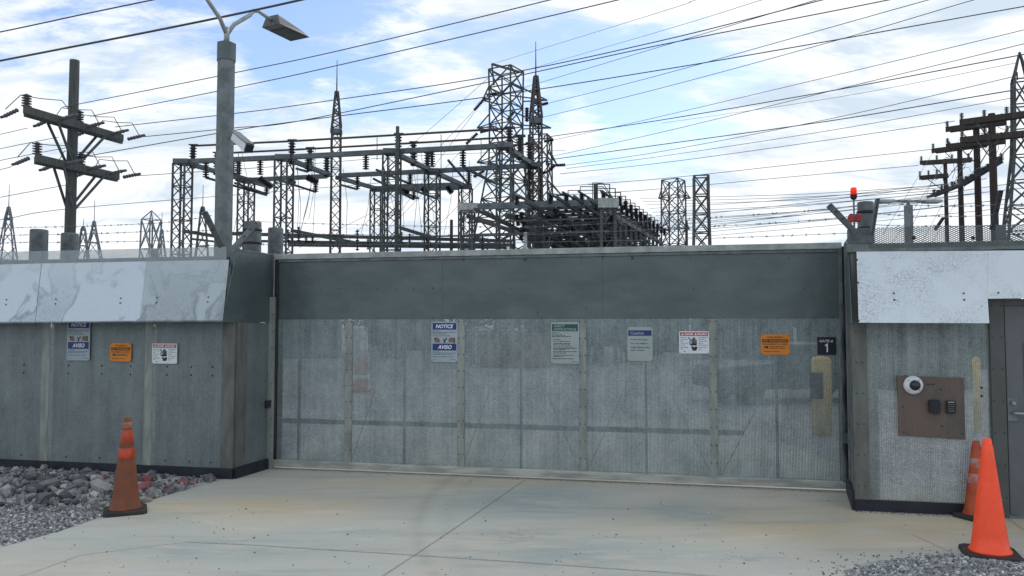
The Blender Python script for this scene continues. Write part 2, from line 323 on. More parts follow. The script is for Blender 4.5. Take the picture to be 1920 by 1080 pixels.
def stone_mat(name, cols):
    m = bpy.data.materials.new(name); m.use_nodes = True; n, l = m.node_tree.nodes, m.node_tree.links
    b = n['Principled BSDF']; b.inputs['Roughness'].default_value = .85
    g = n.new('ShaderNodeNewGeometry'); oi = n.new('ShaderNodeObjectInfo')
    ad = wmath('FRACT', wmath('ADD', g.outputs['Random Per Island'], oi.outputs['Random'], nodes=n, links=l), nodes=n, links=l)
    cr = n.new('ShaderNodeValToRGB'); e = cr.color_ramp.elements
    while len(e) < len(cols): e.new(.5)
    for i, c in enumerate(cols): e[i].position = i/(len(cols)-1); e[i].color = (*c, 1)
    l.new(ad, cr.inputs[0])
    t = n.new('ShaderNodeTexCoord'); no = n.new('ShaderNodeTexNoise'); no.inputs['Scale'].default_value = 18; no.inputs['Detail'].default_value = 8; l.new(t.outputs['Object'], no.inputs[0])
    c2 = n.new('ShaderNodeValToRGB'); c2.color_ramp.elements[0].position = .3; c2.color_ramp.elements[0].color = (.6, .6, .6, 1); c2.color_ramp.elements[1].position = .72; c2.color_ramp.elements[1].color = (1.3, 1.3, 1.3, 1); l.new(no.outputs[0], c2.inputs[0])
    mi = n.new('ShaderNodeMix'); mi.data_type = 'RGBA'; mi.blend_type = 'MULTIPLY'; mi.inputs[0].default_value = 1
    l.new(cr.outputs[0], mi.inputs[6]); l.new(c2.outputs[0], mi.inputs[7]); l.new(mi.outputs[2], b.inputs['Base Color'])
    bu = n.new('ShaderNodeBump'); bu.inputs['Strength'].default_value = .5; bu.inputs['Distance'].default_value = .01; l.new(no.outputs[0], bu.inputs['Height']); l.new(bu.outputs[0], b.inputs['Normal'])
    return m
M['stone'] = stone_mat('crushed stone', [(.085, .09, .095), (.20, .21, .215), (.32, .33, .335), (.15, .158, .165), (.58, .59, .59), (.25, .26, .262)])
M['rock'] = stone_mat('riprap rock', [(.05, .056, .06), (.14, .15, .155), (.25, .26, .26), (.08, .088, .092), (.42, .41, .39), (.17, .18, .185)])
M['rock_red'] = stone_mat('red sprayed rock', [(.20, .02, .035), (.26, .10, .11), (.16, .04, .045), (.28, .19, .19)])

def concrete_mat():
    m = bpy.data.materials.new('stained concrete'); m.use_nodes = True; n, l = m.node_tree.nodes, m.node_tree.links
    b = n['Principled BSDF']; b.inputs['Roughness'].default_value = .8
    t = n.new('ShaderNodeTexCoord'); P = t.outputs['Object']
    mm = lambda *a, **k: wmath(*a, nodes=n, links=l, **k)
    def nz(scale, det, ro, st=(1, 1, 1), dist=0, loc=(0, 0, 0), rot=0):
        mp = n.new('ShaderNodeMapping'); mp.inputs['Scale'].default_value = st; mp.inputs['Location'].default_value = loc; mp.inputs['Rotation'].default_value = (0, 0, rot); l.new(P, mp.inputs[0])
        q = n.new('ShaderNodeTexNoise'); q.inputs['Scale'].default_value = scale; q.inputs['Detail'].default_value = det; q.inputs['Roughness'].default_value = ro; q.inputs['Distortion'].default_value = dist; l.new(mp.outputs[0], q.inputs[0]); return q.outputs[0]
    def rng(x, a, c_, lo=0., hi=1.):
        r = n.new('ShaderNodeMapRange'); r.interpolation_type = 'SMOOTHSTEP'; l.new(x, r.inputs[0]); r.inputs[1].default_value = a; r.inputs[2].default_value = c_; r.inputs[3].default_value = lo; r.inputs[4].default_value = hi; return r.outputs[0]
    def mix(f, a, c_, mode='MIX'):
        q = n.new('ShaderNodeMix'); q.data_type = 'RGBA'; q.blend_type = mode
        if isinstance(f, float): q.inputs[0].default_value = f
        else: l.new(f, q.inputs[0])
        for i, v in ((6, a), (7, c_)):
            if isinstance(v, tuple): q.inputs[i].default_value = (*v, 1)
            else: l.new(v, q.inputs[i])
        return q.outputs[2]
    def blob(px, py, sx, sy):
        g = ground(px, py); mp = n.new('ShaderNodeMapping'); mp.vector_type = 'TEXTURE'
        mp.inputs['Location'].default_value = (g.x, g.y, 0); mp.inputs['Scale'].default_value = (sx, sy, 1); l.new(P, mp.inputs[0])
        q = n.new('ShaderNodeVectorMath'); q.operation = 'LENGTH'; l.new(mp.outputs[0], q.inputs[0])
        return mm('EXPONENT', mm('MULTIPLY', mm('POWER', q.outputs['Value'], 2.0), -1.0))
    big = nz(.55, 8, .6, (1, 1.6, 1), .4); med = nz(2.2, 9, .65, (.5, 1.4, 1), .3, (4, 1, 0), -.2); fine = nz(45, 6, .7)
    col = mix(rng(big, .35, .65), (.445, .425, .36), (.375, .40, .37))
    warm = mm('ADD', mm('ADD', blob(480, 950, 1.6, .55), blob(1480, 985, 1.7, .7)), mm('ADD', blob(1750, 985, 1.2, .5), blob(900, 905, 2.5, .3)), clamp=True)
    col = mix(mm('MULTIPLY', mm('MULTIPLY', warm, rng(med, .25, .6)), .8), col, (.47, .375, .225))
    cool = mm('ADD', mm('ADD', blob(1000, 940, .75, .9), blob(1050, 1040, .9, .5)), mm('ADD', blob(420, 1030, .9, .3), blob(1290, 960, .45, .5)), clamp=True)
    col = mix(mm('MULTIPLY', mm('MULTIPLY', cool, rng(med, .35, .6)), .9), col, (.215, .275, .275))
    dirt = mm('MULTIPLY', mm('ADD', blob(1400, 1048, .3, .12), blob(960, 1005, .35, .25), clamp=True), rng(nz(9, 8, .7, (1, 2, 1), 1.2), .47, .6))
    col = mix(mm('MULTIPLY', dirt, .55), col, (.12, .15, .15))
    # turning tyre marks
    def circ(a, b2, c3, wd):
        ax, ay, bx, by, cx, cy = a.x, a.y, b2.x, b2.y, c3.x, c3.y
        D = 2*(ax*(by-cy)+bx*(cy-ay)+cx*(ay-by))
        ux = ((ax*ax+ay*ay)*(by-cy)+(bx*bx+by*by)*(cy-ay)+(cx*cx+cy*cy)*(ay-by))/D
        uy = ((ax*ax+ay*ay)*(cx-bx)+(bx*bx+by*by)*(ax-cx)+(cx*cx+cy*cy)*(bx-ax))/D
        R = math.hypot(ax-ux, ay-uy)
        q = n.new('ShaderNodeVectorMath'); q.operation = 'DISTANCE'; l.new(P, q.inputs[0]); q.inputs[1].default_value = (ux, uy, 0)
        return mm('EXPONENT', mm('MULTIPLY', mm('POWER', mm('DIVIDE', mm('SUBTRACT', q.outputs['Value'], R), wd), 2.0), -1.0))
    ty = circ(ground(862, 888), ground(785, 975), ground(800, 1060), .07)
    ty2 = circ(ground(905, 888), ground(840, 975), ground(870, 1070), .09)
    sx = n.new('ShaderNodeSeparateXYZ'); l.new(P, sx.inputs[0]); msk = rng(sx.outputs[0], .2, -.3)
    col = mix(mm('MULTIPLY', mm('MULTIPLY', ty, msk), mm('MULTIPLY', rng(med, .25, .6), .42)), col, (.20, .235, .20))
    col = mix(mm('MULTIPLY', mm('MULTIPLY', ty2, msk), mm('MULTIPLY', rng(med, .3, .65), .25)), col, (.21, .25, .24))
    col = mix(rng(fine, .3, .75, .0, .28), col, (.26, .26, .24))
    col = mix(rng(med, .52, .72, .0, .4), col, (.50, .50, .465))
    col = mix(rng(nz(1.3, 9, .7, (.35, 2.5, 1), .3, (0, 9, 0), .15), .5, .68, .0, .55), col, (.24, .275, .25))
    l.new(col, b.inputs['Base Color'])
    l.new(rng(big, .3, .7, .7, .88), b.inputs['Roughness'])
    bu = n.new('ShaderNodeBump'); bu.inputs['Strength'].default_value = .25; bu.inputs['Distance'].default_value = .004; l.new(fine, bu.inputs['Height']); l.new(bu.outputs[0], b.inputs['Normal'])
    return m
M['concrete'] = concrete_mat()

# ---------------------------------------------------------------- setting: ground
g = MB(); Rg = 1500
g.add([(-Rg, -60, 0), (Rg, -60, 0), (Rg, 2*Rg, 0), (-Rg, 2*Rg, 0)], [(0, 1, 2, 3)])
g.build('gravel_ground', M['gravel'], kind='structure')
edge = [ground(*p) for p in ((0, 1028), (110, 998), (190, 970), (285, 938), (395, 905), (455, 889), (505, 878))]
back = Vector((-3.35, 16, 0)); pts = [Vector((-7.5, 2.5, 0))]+edge+[back, Vector((4.0, 15.5, 0)), Vector((4.4, 9, 0)), Vector((9, 7.6, 0)), Vector((9, -8, 0)), Vector((-7.5, -8, 0))]
s = MB(); s.add([(p.x, p.y, .006) for p in pts]+[(p.x, p.y, -.1) for p in pts], [tuple(range(len(pts)))]+[(i, i+len(pts), (i+1) % len(pts)+len(pts), (i+1) % len(pts)) for i in range(len(pts))])
s.build('concrete_driveway', M['concrete'], kind='structure')
def strip(pxs, wd, z=.0105, name='expansion_joint', m='joint'):
    q = MB(); P = [ground(*p) for p in pxs]
    for a, b in zip(P, P[1:]):
        d = (b-a).normalized(); nn = Vector((-d.y, d.x, 0))*wd/2
        q.add([(v.x, v.y, z) for v in (a-nn, a+nn, b+nn, b-nn)], [(0, 1, 2, 3)])
    return q.build(name, M[m], kind='structure')
strip([(350, 1018), (460, 1023), (780, 1043), (960, 1055), (1260, 1076), (1500, 1096)], .009)
strip([(-40, 1105), (60, 1076), (150, 1043), (350, 1018)], .006, name='concrete_crack')
strip([(985, 900), (900, 960), (800, 1028), (700, 1094)], .007, z=.0125)
strip([(1710, 1004), (1800, 1045)], .005, name='concrete_crack'); strip([(1885, 970), (1940, 1010)], .006, name='concrete_crack')

# ---------------------------------------------------------------- wall frames
class Frame:
    def __init__(s, a, b):
        s.o = Vector((a.x, a.y, 0)); d = Vector((b.x-a.x, b.y-a.y, 0)); s.len = d.length; s.u = d.normalized(); s.rz = math.atan2(d.y, d.x)
        s.n = Vector((-s.u.y, s.u.x, 0))          # away from camera
    def loc(s, px, py, off=0):
        d = ray(px, py); o = s.o+s.n*off; t = (o-EYE).dot(s.n)/d.dot(s.n); P = EYE+d*t; r = P-s.o
        return (r.dot(s.u), P.z)
    def w(s, x, y, z): return s.o+s.u*x+s.n*y+Vector((0, 0, z))
    def quad(s, pxs, off=0): return [s.loc(px, py, off) for px, py in pxs]
gL, gR = ground(512, 878), ground(1586, 922)
GF = Frame(gL, gR)
cR = ground(1603, 958); cL = ground(437, 899)
RF = Frame(cR, cR+GF.u*5); LF = Frame(cL-GF.u*9, cL)
_o = MB().lathe([(.008, 0), (.0072, .004), (.0032, .007)], n=8, ax=(0, -1, 0)).build('bolt', M['bolt']); bolt_me = _o.data; bpy.data.objects.remove(_o)
def bolts(name_parent, pts, y, r=.008, name='bolt'):
    for x, z in pts: share(name, bolt_me, name_parent, (x, y, z)).scale = (r/.008, 1, r/.008)

# ---------------------------------------------------------------- the sliding gate
gate = empty('sliding_gate', GF.o, GF.rz, label='long metal sliding gate with dark solid top and see-through mesh panels', cat='gate')
L = GF.len; zt = 2.73
def gz(py, px=1050, off=0): return GF.loc(px, py, off)[1]
z_plate0 = gz(598, 1050); z_top = GF.loc(1050, 466)[1]; zrail = z_top-.07
q = MB().box(.0, L, -.045, .06, zrail, z_top); q.build('top_rail', M['galv_light'], gate, .004)
q = MB().box(.0, L, -.028, -.0, zrail-.035, zrail-.003); q.build('top_trim', M['galv'], gate, .003)
seams = [.02, GF.loc(830, 540)[0], GF.loc(1130, 540)[0], L-.02]
for a, b in zip(seams, seams[1:]):
    MB().box(a+.0008, b-.0008, -.012, -.004, z_plate0, zrail-.037).build('top_plate', M['galv_sheet'], gate)
bars = [(648, 661), (859, 872), (1086, 1100), (1330, 1345)]
z_b0 = GF.loc(1050, 892)[1]
xs = [.05]
for a, b in bars:
    x0, x1 = GF.loc(a, 740)[0], GF.loc(b, 740)[0]; xs += [x0, x1]
    fb = MB().box(x0, x1, -.022, -.013, z_b0, z_plate0-.002).build('flat_bar', M['tan_steel'], gate, .001)
    bolts(fb, [(x, z_plate0-.03-k*.2) for x in (x0+.014, x1-.014) for k in range(9) if z_plate0-.03-k*.2 > z_b0], -.022, .0075)
xs.append(L-.03)
for i in range(0, len(xs), 2):
    p = MB(); p.add([(xs[i]-.01, -.010, z_b0), (xs[i+1]+.01, -.010, z_b0), (xs[i+1]+.01, -.010, z_plate0+.004), (xs[i]-.01, -.010, z_plate0+.004)], [(0, 1, 2, 3)])
    p.build('mesh_panel', M['mesh_gate'], gate)
MB().box(0, L, -.035, .05, .115, z_b0-.004).build('bottom_beam', M['beam_tan'], gate, .004)
MB().box(0, L, -.055, .05, .035, .111).build('bottom_track', M['beam_tan'], gate, .004)
MB().box(0, L, -.006, .0, z_b0-.003, z_b0+.012).build('seal_strip', M['black'], gate)
q = MB()
zr = gz(800, 960, .05)
q.box(.05, GF.loc(1395, 800)[0], .03, .08, zr-.03, zr+.03); q.build('middle_rail', M['galv'], gate)
for px in (563, 760, 978, 1212, 1455):
    x = GF.loc(px, 740, .04)[0]; MB().box(x-.016, x+.016, .0, .028, z_b0, z_top-.1).build('inner_upright', M['galv'], gate)
for a, b in ((1026, 1085), (1165, 1100), (1260, 1335), (1430, 1352), (915, 865), (700, 655)):
    x0, x1 = GF.loc(a, 740, .04)[0], GF.loc(b, 860, .04)[0]
    MB().bar((x0, .09, gz(740)), (x1, .09, z_b0+.05), .009).build('diagonal_brace', M['galv'], gate)
for a, b in ((525, 615), (697, 825), (910, 1028), (1145, 1290), (1390, 1550)):
    x0, x1 = GF.loc(a, 870)[0], GF.loc(b, 870)[0]; MB().box(x0, x1, .03, .05, z_b0+.015, z_b0+.07).build('stiffener', M['galv_sheet'], gate)
for px, py, r_ in ((604, 486, .016), (744, 486, .024), (870, 489, .012), (940, 486, .014), (985, 487, .026), (1130, 486, .012), (1186, 485, .02), (812, 541, .012), (1009, 587, .014), (1100, 580, .010)):
    x, z = GF.loc(px, py); MB().lathe([(r_, 0), (r_*.5, .0015), (.002, .0035)], (x, -.0125, z+.01), n=12, ax=(0, -1, 0)).build('dent', M['galv_sheet'], gate)
# bolts over the top plate and latch plate
pts = [GF.loc(x, 484) for x in (572, 604, 638, 700, 744, 812, 870, 940, 985, 1012, 1090, 1130, 1186, 1240, 1295, 1350, 1420, 1480, 1540)]+[GF.loc(x, 541) for x in (572, 604, 638, 668, 708, 744, 776, 812, 826, 870, 960, 1090, 1170, 1300, 1420, 1508)]+[GF.loc(x, 596) for x in range(540, 1570, 34)]
bolts(gate, pts, -.012, .006)
(x0, z1), (x1, z0) = GF.loc(1518, 698), GF.loc(1543, 748)
MB().box(x0, x1, -.016, -.0105, z0, z1).build('latch_plate', M['galv'], gate)
MB().box(L-.035, L+.0, -.05, .05, .04, zrail-.004).build('end_upright', M['galv'], gate, .003)
MB().box(.05, L-.04, .01, .014, z_plate0+.02, zrail-.004).build('backing_plate', M['galv_sheet'], gate)
MB().box(0, .05, -.03, .05, .112+z_b0-.11, zrail-.004).build('end_upright', M['black'], gate, .003)
MB().lathe([(.045, 0), (.04, .01), (.022, .02), (.02, .19), (.026, .2), (.0, .21)], (GF.loc(985, 464)[0], .0, z_top), n=12).build('post_cap', M['galv_light'], gate)

# ---------------------------------------------------------------- left wall with its canopy
LW = empty('mesh_wall', LF.w(9, 0, 0), LF.rz, label='left mesh clad wall beside the gate with three grey panels', cat='wall')
def l9(pts): return [(x-9, z) for x, z in pts]
def LQ(pxs, off=0): return l9(LF.quad(pxs, off))
def flat(name, poly, y, m, parent, th=.004):
    return MB().slab(poly, y, y+th).build(name, M[m], parent)
X = lambda px, py=740, off=0: LF.loc(px, py, off)[0]-9
zk = .10
ztopL = LF.loc(425, 463)[1]
edges = [X(-420), X(-150), X(79), X(272), X(418)]
zc = LF.loc(350, 601)[1]+.12
barx = [X(-160), X(79), X(272)]
for i, (a, b) in enumerate([(X(-420), X(-160)), (X(-146), X(79)), (X(93), X(272)), (X(287), X(418))]):
    p = MB(); p.add([(a, -.006, zk+.03), (b, -.006, zk+.03), (b, -.006, zc+.5), (a, -.006, zc+.5)], [(0, 1, 2, 3)]); p.build('mesh_panel', M['mesh_left'], LW)
    xb = [a+(b-a)*t for t in (.2, .55, .85)]
    bolts(LW, [(x, z) for x in xb for z in (zk+.09, 1.22, 1.32)], -.008, .011)
    MB().box(a+.01, b-.01, .035, .06, .1, zc+.5).build('backing_sheet', M['galv_sheet'], LW)
for a, b in ((-160, -146), (79, 93), (272, 287)):
    MB().box(X(a), X(b), -.018, -.008, zk+.02, zc+.5).build('flat_bar', M['tan_steel'], LW, .001)
MB().box(X(417), 0, -.02, .08, 0, 1.9).build('corner_post', M['brown_steel'], LW, .004)
MB().box(X(430), -.002, -.015, .08, 1.903, ztopL-.01).build('corner_cap', M['galv_sheet'], LW, .002)
MB().box(X(-420), .004, -.03, .03, -.02, zk+.03).build('kickboard', M['kick'], LW)
zbm = LF.loc(380, 481)[1]
MB().box(X(-420), -.12, -.03, .06, zbm-.13, zbm).build('top_beam', M['galv'], LW, .004)
p = MB(); p.add([(X(-420), -.032, zbm-.05), (-.12, -.032, zbm-.05), (-.12, -.032, ztopL), (X(-420), -.032, ztopL)], [(0, 1, 2, 3)]); p.build('parapet_mesh', M['mesh_pale'], LW)
for px in (-150, 80, 285): MB().box(X(px, 470), X(px, 470)+.07, -.028, .02, zbm, ztopL-.01).build('parapet_post', M['galv'], LW, .003)
def canopy_pt(F, px, top, sgn=9):    # top edge lies on the wall, bottom edge 30 cm out
    off = -.04 if top else -.30
    return off
CL = empty('canopy', LF.w(9, 0, 0), LF.rz, label='pale metal canopy of sloping sheets along the top of the left wall', cat='canopy')
tops = [(-500, 506), (-200, 501), (78, 494), (275, 490), (430, 487)]; bots = [(-500, 605), (-215, 605), (66, 604), (262, 602), (418, 601)]
for i in range(4):
    m_ = 'canopy_grey' if i == 3 else 'canopy'
    c = []
    for (px, py), off in ((tops[i], -.04), (tops[i+1], -.04), (bots[i+1], -.30), (bots[i], -.30)):
        x, z = LF.loc(px, py, off); c.append(Vector((x-9, off, z)))
    lift = Vector((0, -.003*(i % 2), 0))
    gap = Vector((.002, 0, 0))
    sh = MB().sheet([c[0]+lift+gap, c[1]+lift-gap, c[2]+lift-gap, c[3]+lift+gap], (0, .003, .001)).build('canopy_sheet', M[m_], CL)
    q = MB()
    for t in (.18, .8):
        for s_ in (.62, .70):
            P = (c[0]*(1-t)+c[1]*t)*(1-s_)+(c[3]*(1-t)+c[2]*t)*s_
            q.lathe([(.009, 0), (.008, .006)], P+Vector((0, -.004, 0)), n=8, ax=(0, -1, .4))
    q.build('bolt', M['bolt'], sh)
    MB().bar(c[3]+lift+gap+Vector((0, .004, -.004)), c[2]+lift-gap+Vector((0, .004, -.004)), .006, .02).build('hem', M['galv'], sh)
    if i == 3: ctop, cbot = c[1], c[2]
# return wall between the left wall's corner and the gate
rl = ground(503, 879)
LR = Frame(cL, rl); RLn = LR.len
LRW = empty('return_wall', LR.o, LR.rz, label='short dark return wall joining the left wall to the gate', cat='wall')
ztr = 2.735
side = [(-.30, 1.855), (RLn, 1.855), (RLn, ztr-.02), (-.05, ztr-.02), (-.05, 2.57)]
MB().slab(side, -.012, -.004).build('side_plate', M['galv_sheet'], LRW)
MB().box(.02, .20, -.02, .02, .0, 1.853).build('corner_upright', M['brown_steel'], LRW, .003)
p = MB(); p.add([(.2, -.006, .13), (RLn, -.006, .13), (RLn, -.006, 1.853), (.2, -.006, 1.853)], [(0, 1, 2, 3)]); p.build('mesh_panel', M['mesh_left'], LRW)
MB().box(.205, RLn-.01, .01, .03, .03, 1.85).build('backing_sheet', M['galv_sheet'], LRW)
MB().box(.0, RLn, -.03, -.021, -.01, .14).build('kickboard', M['kick'], LRW)
MB().box(.62, .74, -.05, -.008, .78, .87).build('hasp', M['black'], LRW, .004)
MB().box(-.02, RLn, -.02, .03, ztr-.018, ztr+.0).build('cap_angle', M['galv'], LRW)
# gate guide post in front of the gate's left end
def wpost(name, px0, px1, py_base, py_top, dep, m, label, cat='post', solid=True):
    a, b = ground(px0, py_base), ground(px1, py_base); Y = (a.y+b.y)/2
    zt_ = at_Y((px0+px1)/2, py_top, Y).z; wd = b.x-a.x
    r = empty(name, ((a.x+b.x)/2, Y, 0), GF.rz, label=label, cat=cat)
    return r, wd, zt_
r_, wd, zt_ = wpost('guide_post', 493, 511, 880, 557, .08, 'tan_steel', 'tan steel channel post at the left end of the sliding gate')
MB().box(-wd/2, wd/2, -.006, .003, 0, zt_).box(wd/2-.008, wd/2, .004, .05, 0, zt_).box(-wd/2, -wd/2+.008, .004, .05, 0, zt_).build('channel', M['tan_steel'], r_, .002)
bolts(r_, [(wd/2-.02, .2+.22*k) for k in range(9)], -.006, .008)
r_, wd, zt_ = wpost('gate_post', 500, 508, 876.5, 476, .08, 'tan_steel', 'tall thin grey post behind the tan channel post')
MB().box(-wd/2, wd/2, .0, .06, 0, zt_).build('post_body', M['galv'], r_, .003)
MB().box(-wd/2, wd/2, -.003, .063, zt_, zt_+.006).build('cap', M['galv_light'], r_)
r_ = empty('rubber_seal', GF.w(0.02, -.02, 0), GF.rz, label='black rubber seal strip down the left edge of the gate', cat='seal')
MB().tube([(.02+.004*math.sin(k), -.02, .13+k*.15) for k in range(16)], .016, 6).build('seal_strip', M['black'], r_)
MB().box(-.035, .07, .07, .075, .03, 2.68).build('dark_gap_sheet', M['black'], r_)  # black sheet added behind the left gap to keep it dark
r_ = empty('rubber_seal', GF.w(L-.03, -.05, 0), GF.rz, label='wavy black rubber seal between the gate and the right wall', cat='seal')
MB().tube([(.03+.012*math.sin(k*1.3), -.03, .10+k*.115) for k in range(18)], .017, 6).build('seal_strip', M['black'], r_)
MB().box(-.02, .16, .11, .116, .03, 2.70).build('dark_gap_sheet', M['black'], r_)  # black sheet added so the right gap looks dark instead of showing sky

# ---------------------------------------------------------------- right wall
RW = empty('mesh_wall', RF.o, RF.rz, label='right mesh clad wall holding the grey door and brown board', cat='wall')
RX = lambda px, py=740, off=0: RF.loc(px, py, off)[0]
zkR = RF.loc(1650, 937)[1]; z_can = RF.loc(1700, 605, -.3)[1]; ztopR = RF.loc(1640, 428)[1]; zbR0 = RF.loc(1700, 472)[1]; zbR1 = RF.loc(1700, 456)[1]
xd0 = RX(1856); xdl = RX(1883)
MB().box(0, RX(1627), -.02, .08, 0.0, zbR0-.003).build('corner_post', M['brown_steel'], RW, .004)
p = MB(); p.add([(RX(1626), -.004, zkR), (xd0, -.004, zkR), (xd0, -.004, z_can+.4), (RX(1626), -.004, z_can+.4)], [(0, 1, 2, 3)]); p.build('mesh_panel', M['mesh_right'], RW)
MB().box(-.004, xd0-.002, -.026, .03, -.01, zkR).build('kickboard', M['kick'], RW)
MB().box(-.02, 3.6, -.045, .08, zbR0, zbR1).build('top_beam', M['galv'], RW, .004)
p = MB(); p.add([(RX(1632), -.047, zbR1-.05), (3.6, -.047, zbR1-.05), (3.6, -.047, ztopR), (RX(1632), -.047, ztopR)], [(0, 1, 2, 3)]); p.build('parapet_mesh', M['mesh_top'], RW)
MB().box(-.01, RX(1634, 450), -.05, .06, zbR1, ztopR-.002).build('corner_plate', M['galv_post'], RW, .003)
bolts(RW, [(RX(px, 445), RF.loc(px, 447)[1]) for px in (1711, 1821)], -.05, .02)
bolts(RW, [(RX(1715+40*k, 700), z) for k, z in ((-.4, 1.32), (3.1, 1.22), (3.1, 1.14))], -.008, .012)
bolts(RW, [(RX(1618, 740), .25+.3*k) for k in range(6)]+[(RX(1606, 740), .25+.3*k) for k in range(6)], -.022, .006)
zd = RF.loc(1870, 561)[1]; zl = RF.loc(1890, 574)[1]
fr = MB().box(xd0, xdl, -.05, .05, 0, zd).box(xdl+.001, xdl+.96, -.05, .05, zl+.004, zd).box(xdl+.93, xdl+1.09, -.05, .05, 0, zl+.003).build('door_frame', M['door_frame'], RW, .003)
bolts(fr, [(xd0+dx, .2+.3*k) for dx in (.02, .1) for k in range(7)], -.052, .006)
MB().box(xdl+1.1, 3.6, -.02, .04, 0, zbR0).build('end_sheet', M['galv_sheet'], RW)
MB().box(0, 3.6, .0, .04, z_can+.42, zbR0-.002).build('upper_sheet', M['galv_sheet'], RW)
dr = MB().box(xdl+.012, xdl+.92, -.03, .015, .04, zl).build('door', M['door'], RW, .003)
px0 = xdl+.16
MB().box(px0, px0+.6, -.036, -.0305, .45, 1.65).build('door_recess_trim', M['door_frame'], dr, .002)
hx, hz = RF.loc(1899, 768, -.04)
hp = MB().box(hx-.045, hx+.045, -.042, -.0315, hz-.11, hz+.11).build('lock_plate', M['galv'], dr, .004)
MB().lathe([(.02, 0), (.02, .03), (.012, .05)], (hx, -.042, hz+.06), n=14, ax=(0, -1, 0)).build('keyhole', M['galv_light'], hp)
MB().tube([(hx, -.043, hz-.03), (hx, -.09, hz-.03), (hx+.02, -.10, hz-.03), (hx+.13, -.10, hz-.033)], .011, 8).build('lever_handle', M['galv_light'], hp)
MB().box(xdl, xdl+.93, -.045, .03, .007, .032).build('door_sill', M['galv'], RW)
# canopy on the right, notched over the door
CR = empty('canopy', RF.o, RF.rz, label='white speckled metal canopy above the mesh panel and door on the right', cat='canopy')
def RP(px, py, off): x, z = RF.loc(px, py, off); return Vector((x, off, z))
off2 = -.05-.25*.667
sh = MB().sheet([RP(1606, 472, -.05), RP(1852, 470, -.05), RP(1852, 560, off2), RP(1855, 606, -.30), RP(1610, 605, -.30)], (0, .003, .001)).build('canopy_sheet', M['canopy_fine'], CR)
e1 = RF.loc(2150, 556, off2)[0]
sh2 = MB().sheet([RP(1852, 470, -.05)+Vector((.001, 0, 0)), RP(2160, 468, -.05), RP(2160, 556, off2), RP(1852, 560, off2)+Vector((.001, 0, 0))], (0, .003, .001)).build('canopy_sheet', M['canopy_fine'], CR)
q = MB()
for px, py in ((1676, 550), (1677, 562), (1807, 550), (1808, 562), (1872, 549), (1607, 487), (1609, 530), (1610, 601)):
    o_ = -.05-.25*(py-471)/134-.003; q.lathe([(.009, 0), (.008, .006)], RP(px, py, o_), n=8, ax=(0, -1, .4))
q.build('bolt', M['bolt'], sh)
# right return wall
RR = Frame(ground(1591, 923), cR)
RRW = empty('return_wall', RR.o, RR.rz, label='narrow grey return wall joining the gate to the right wall', cat='wall')
MB().box(0, RR.len-.01, -.0, .03, .0, ztopR-.06).box(RR.len*.45, RR.len*.5, -.02, -.001, .0, ztopR-.1).build('side_plate', M['galv'], RRW)
MB().slab([(RR.len*.51, z_can), (RR.len+.24, z_can), (RR.len-.0, zbR0), (RR.len*.51, zbR0)], -.012, -.006).build('upper_plate', M['galv_sheet'], RRW)
MB().box(.02, RR.len, -.026, -.001, -.01, .2).build('kickboard', M['kick'], RRW)
x_, z_ = GF.loc(1588, 822, -.12)
gl = empty('gate_catch', GF.w(x_, -.12, z_-.05), GF.rz, label='small grey catch box on the gate edge by the right wall', cat='latch')
MB().box(-.055, .05, -.05, .05, 0, .11).build('catch_box', M['galv_sheet'], gl, .005)
MB().box(.052, .09, -.012, .03, .03, .09).build('bracket', M['galv'], gl, .003)

# ---------------------------------------------------------------- board, dome camera, reader and keypad
def on_right(name, px0, py0, px1, py1, off, label, cat):
    (x0, z1), (x1, z0) = RF.loc(px0, py0, off), RF.loc(px1, py1, off)
    r = empty(name, RF.w((x0+x1)/2, off, z0), RF.rz, label=label, cat=cat); return r, x1-x0, z1-z0
r_, W_, H_ = on_right('mounting_board', 1682, 706, 1810, 823, -.03, 'brown weathered plywood board fixed to the right mesh panel', 'board')
MB().slab([(-W_/2, H_+.01), (-W_/2, .015), (W_/2, -.008), (W_/2, H_-.005)], -.01, .012).build('board_panel', M['wood_board'], r_, .002)
bolts(r_, [(.09, H_*.80), (.09, H_*.20), (-.25, .05), (.27, .05), (-.25, H_*.5)], -.010, .007)
bolts(r_, [(-.03, H_-.07), (.03, H_-.07)], -.010, .006, 'anchor')
MB().box(-.035, .035, -.012, -.0102, H_-.075, H_-.065).build('slot', M['bolt'], r_)
r_, W_, H_ = on_right('dome_camera', 1693, 705, 1731, 739, -.045, 'round white security camera with a black dome on the brown board', 'camera')
MB().lathe([(W_/2, 0), (W_/2, .012), (W_*.46, .028), (W_*.30, .040)], (0, 0, H_/2), n=36, ax=(0, -1, 0)).build('housing', M['camera_white'], r_)
MB().lathe([(W_*.26, 0), (W_*.27, .012), (W_*.24, .03), (W_*.15, .05), (0.001, .056)], (.008, -.030, H_/2), n=28, ax=(0, -1, 0)).build('dome', M['glass'], r_)
MB().lathe([(W_*.28, 0), (W_*.28, .004)], (.008, -.038, H_/2), n=28, ax=(0, -1, 0)).build('dome_ring', M['black'], r_)
bolts(r_, [(sx*W_*.27, H_/2+sz*H_*.27) for sx in (-1, 1) for sz in (-1, 1)], -.036, .005, 'screw')
r_, W_, H_ = on_right('card_reader', 1740, 749, 1762, 774, -.045, 'plain black card reader box between the dome camera and keypad', 'card reader')
MB().slab([(-W_/2+.01, 0), (W_/2-.005, -.006), (W_/2, .02), (W_/2-.004, H_), (-W_/2+.01, H_), (-W_/2, H_-.02), (-W_/2+.002, .02)], -.035, 0).build('reader_body', M['black'], r_, .006)
MB().box(-W_*.3, W_*.3, -.037, -.0355, H_*.55, H_*.85).build('reader_face', M['plate_black'], r_)
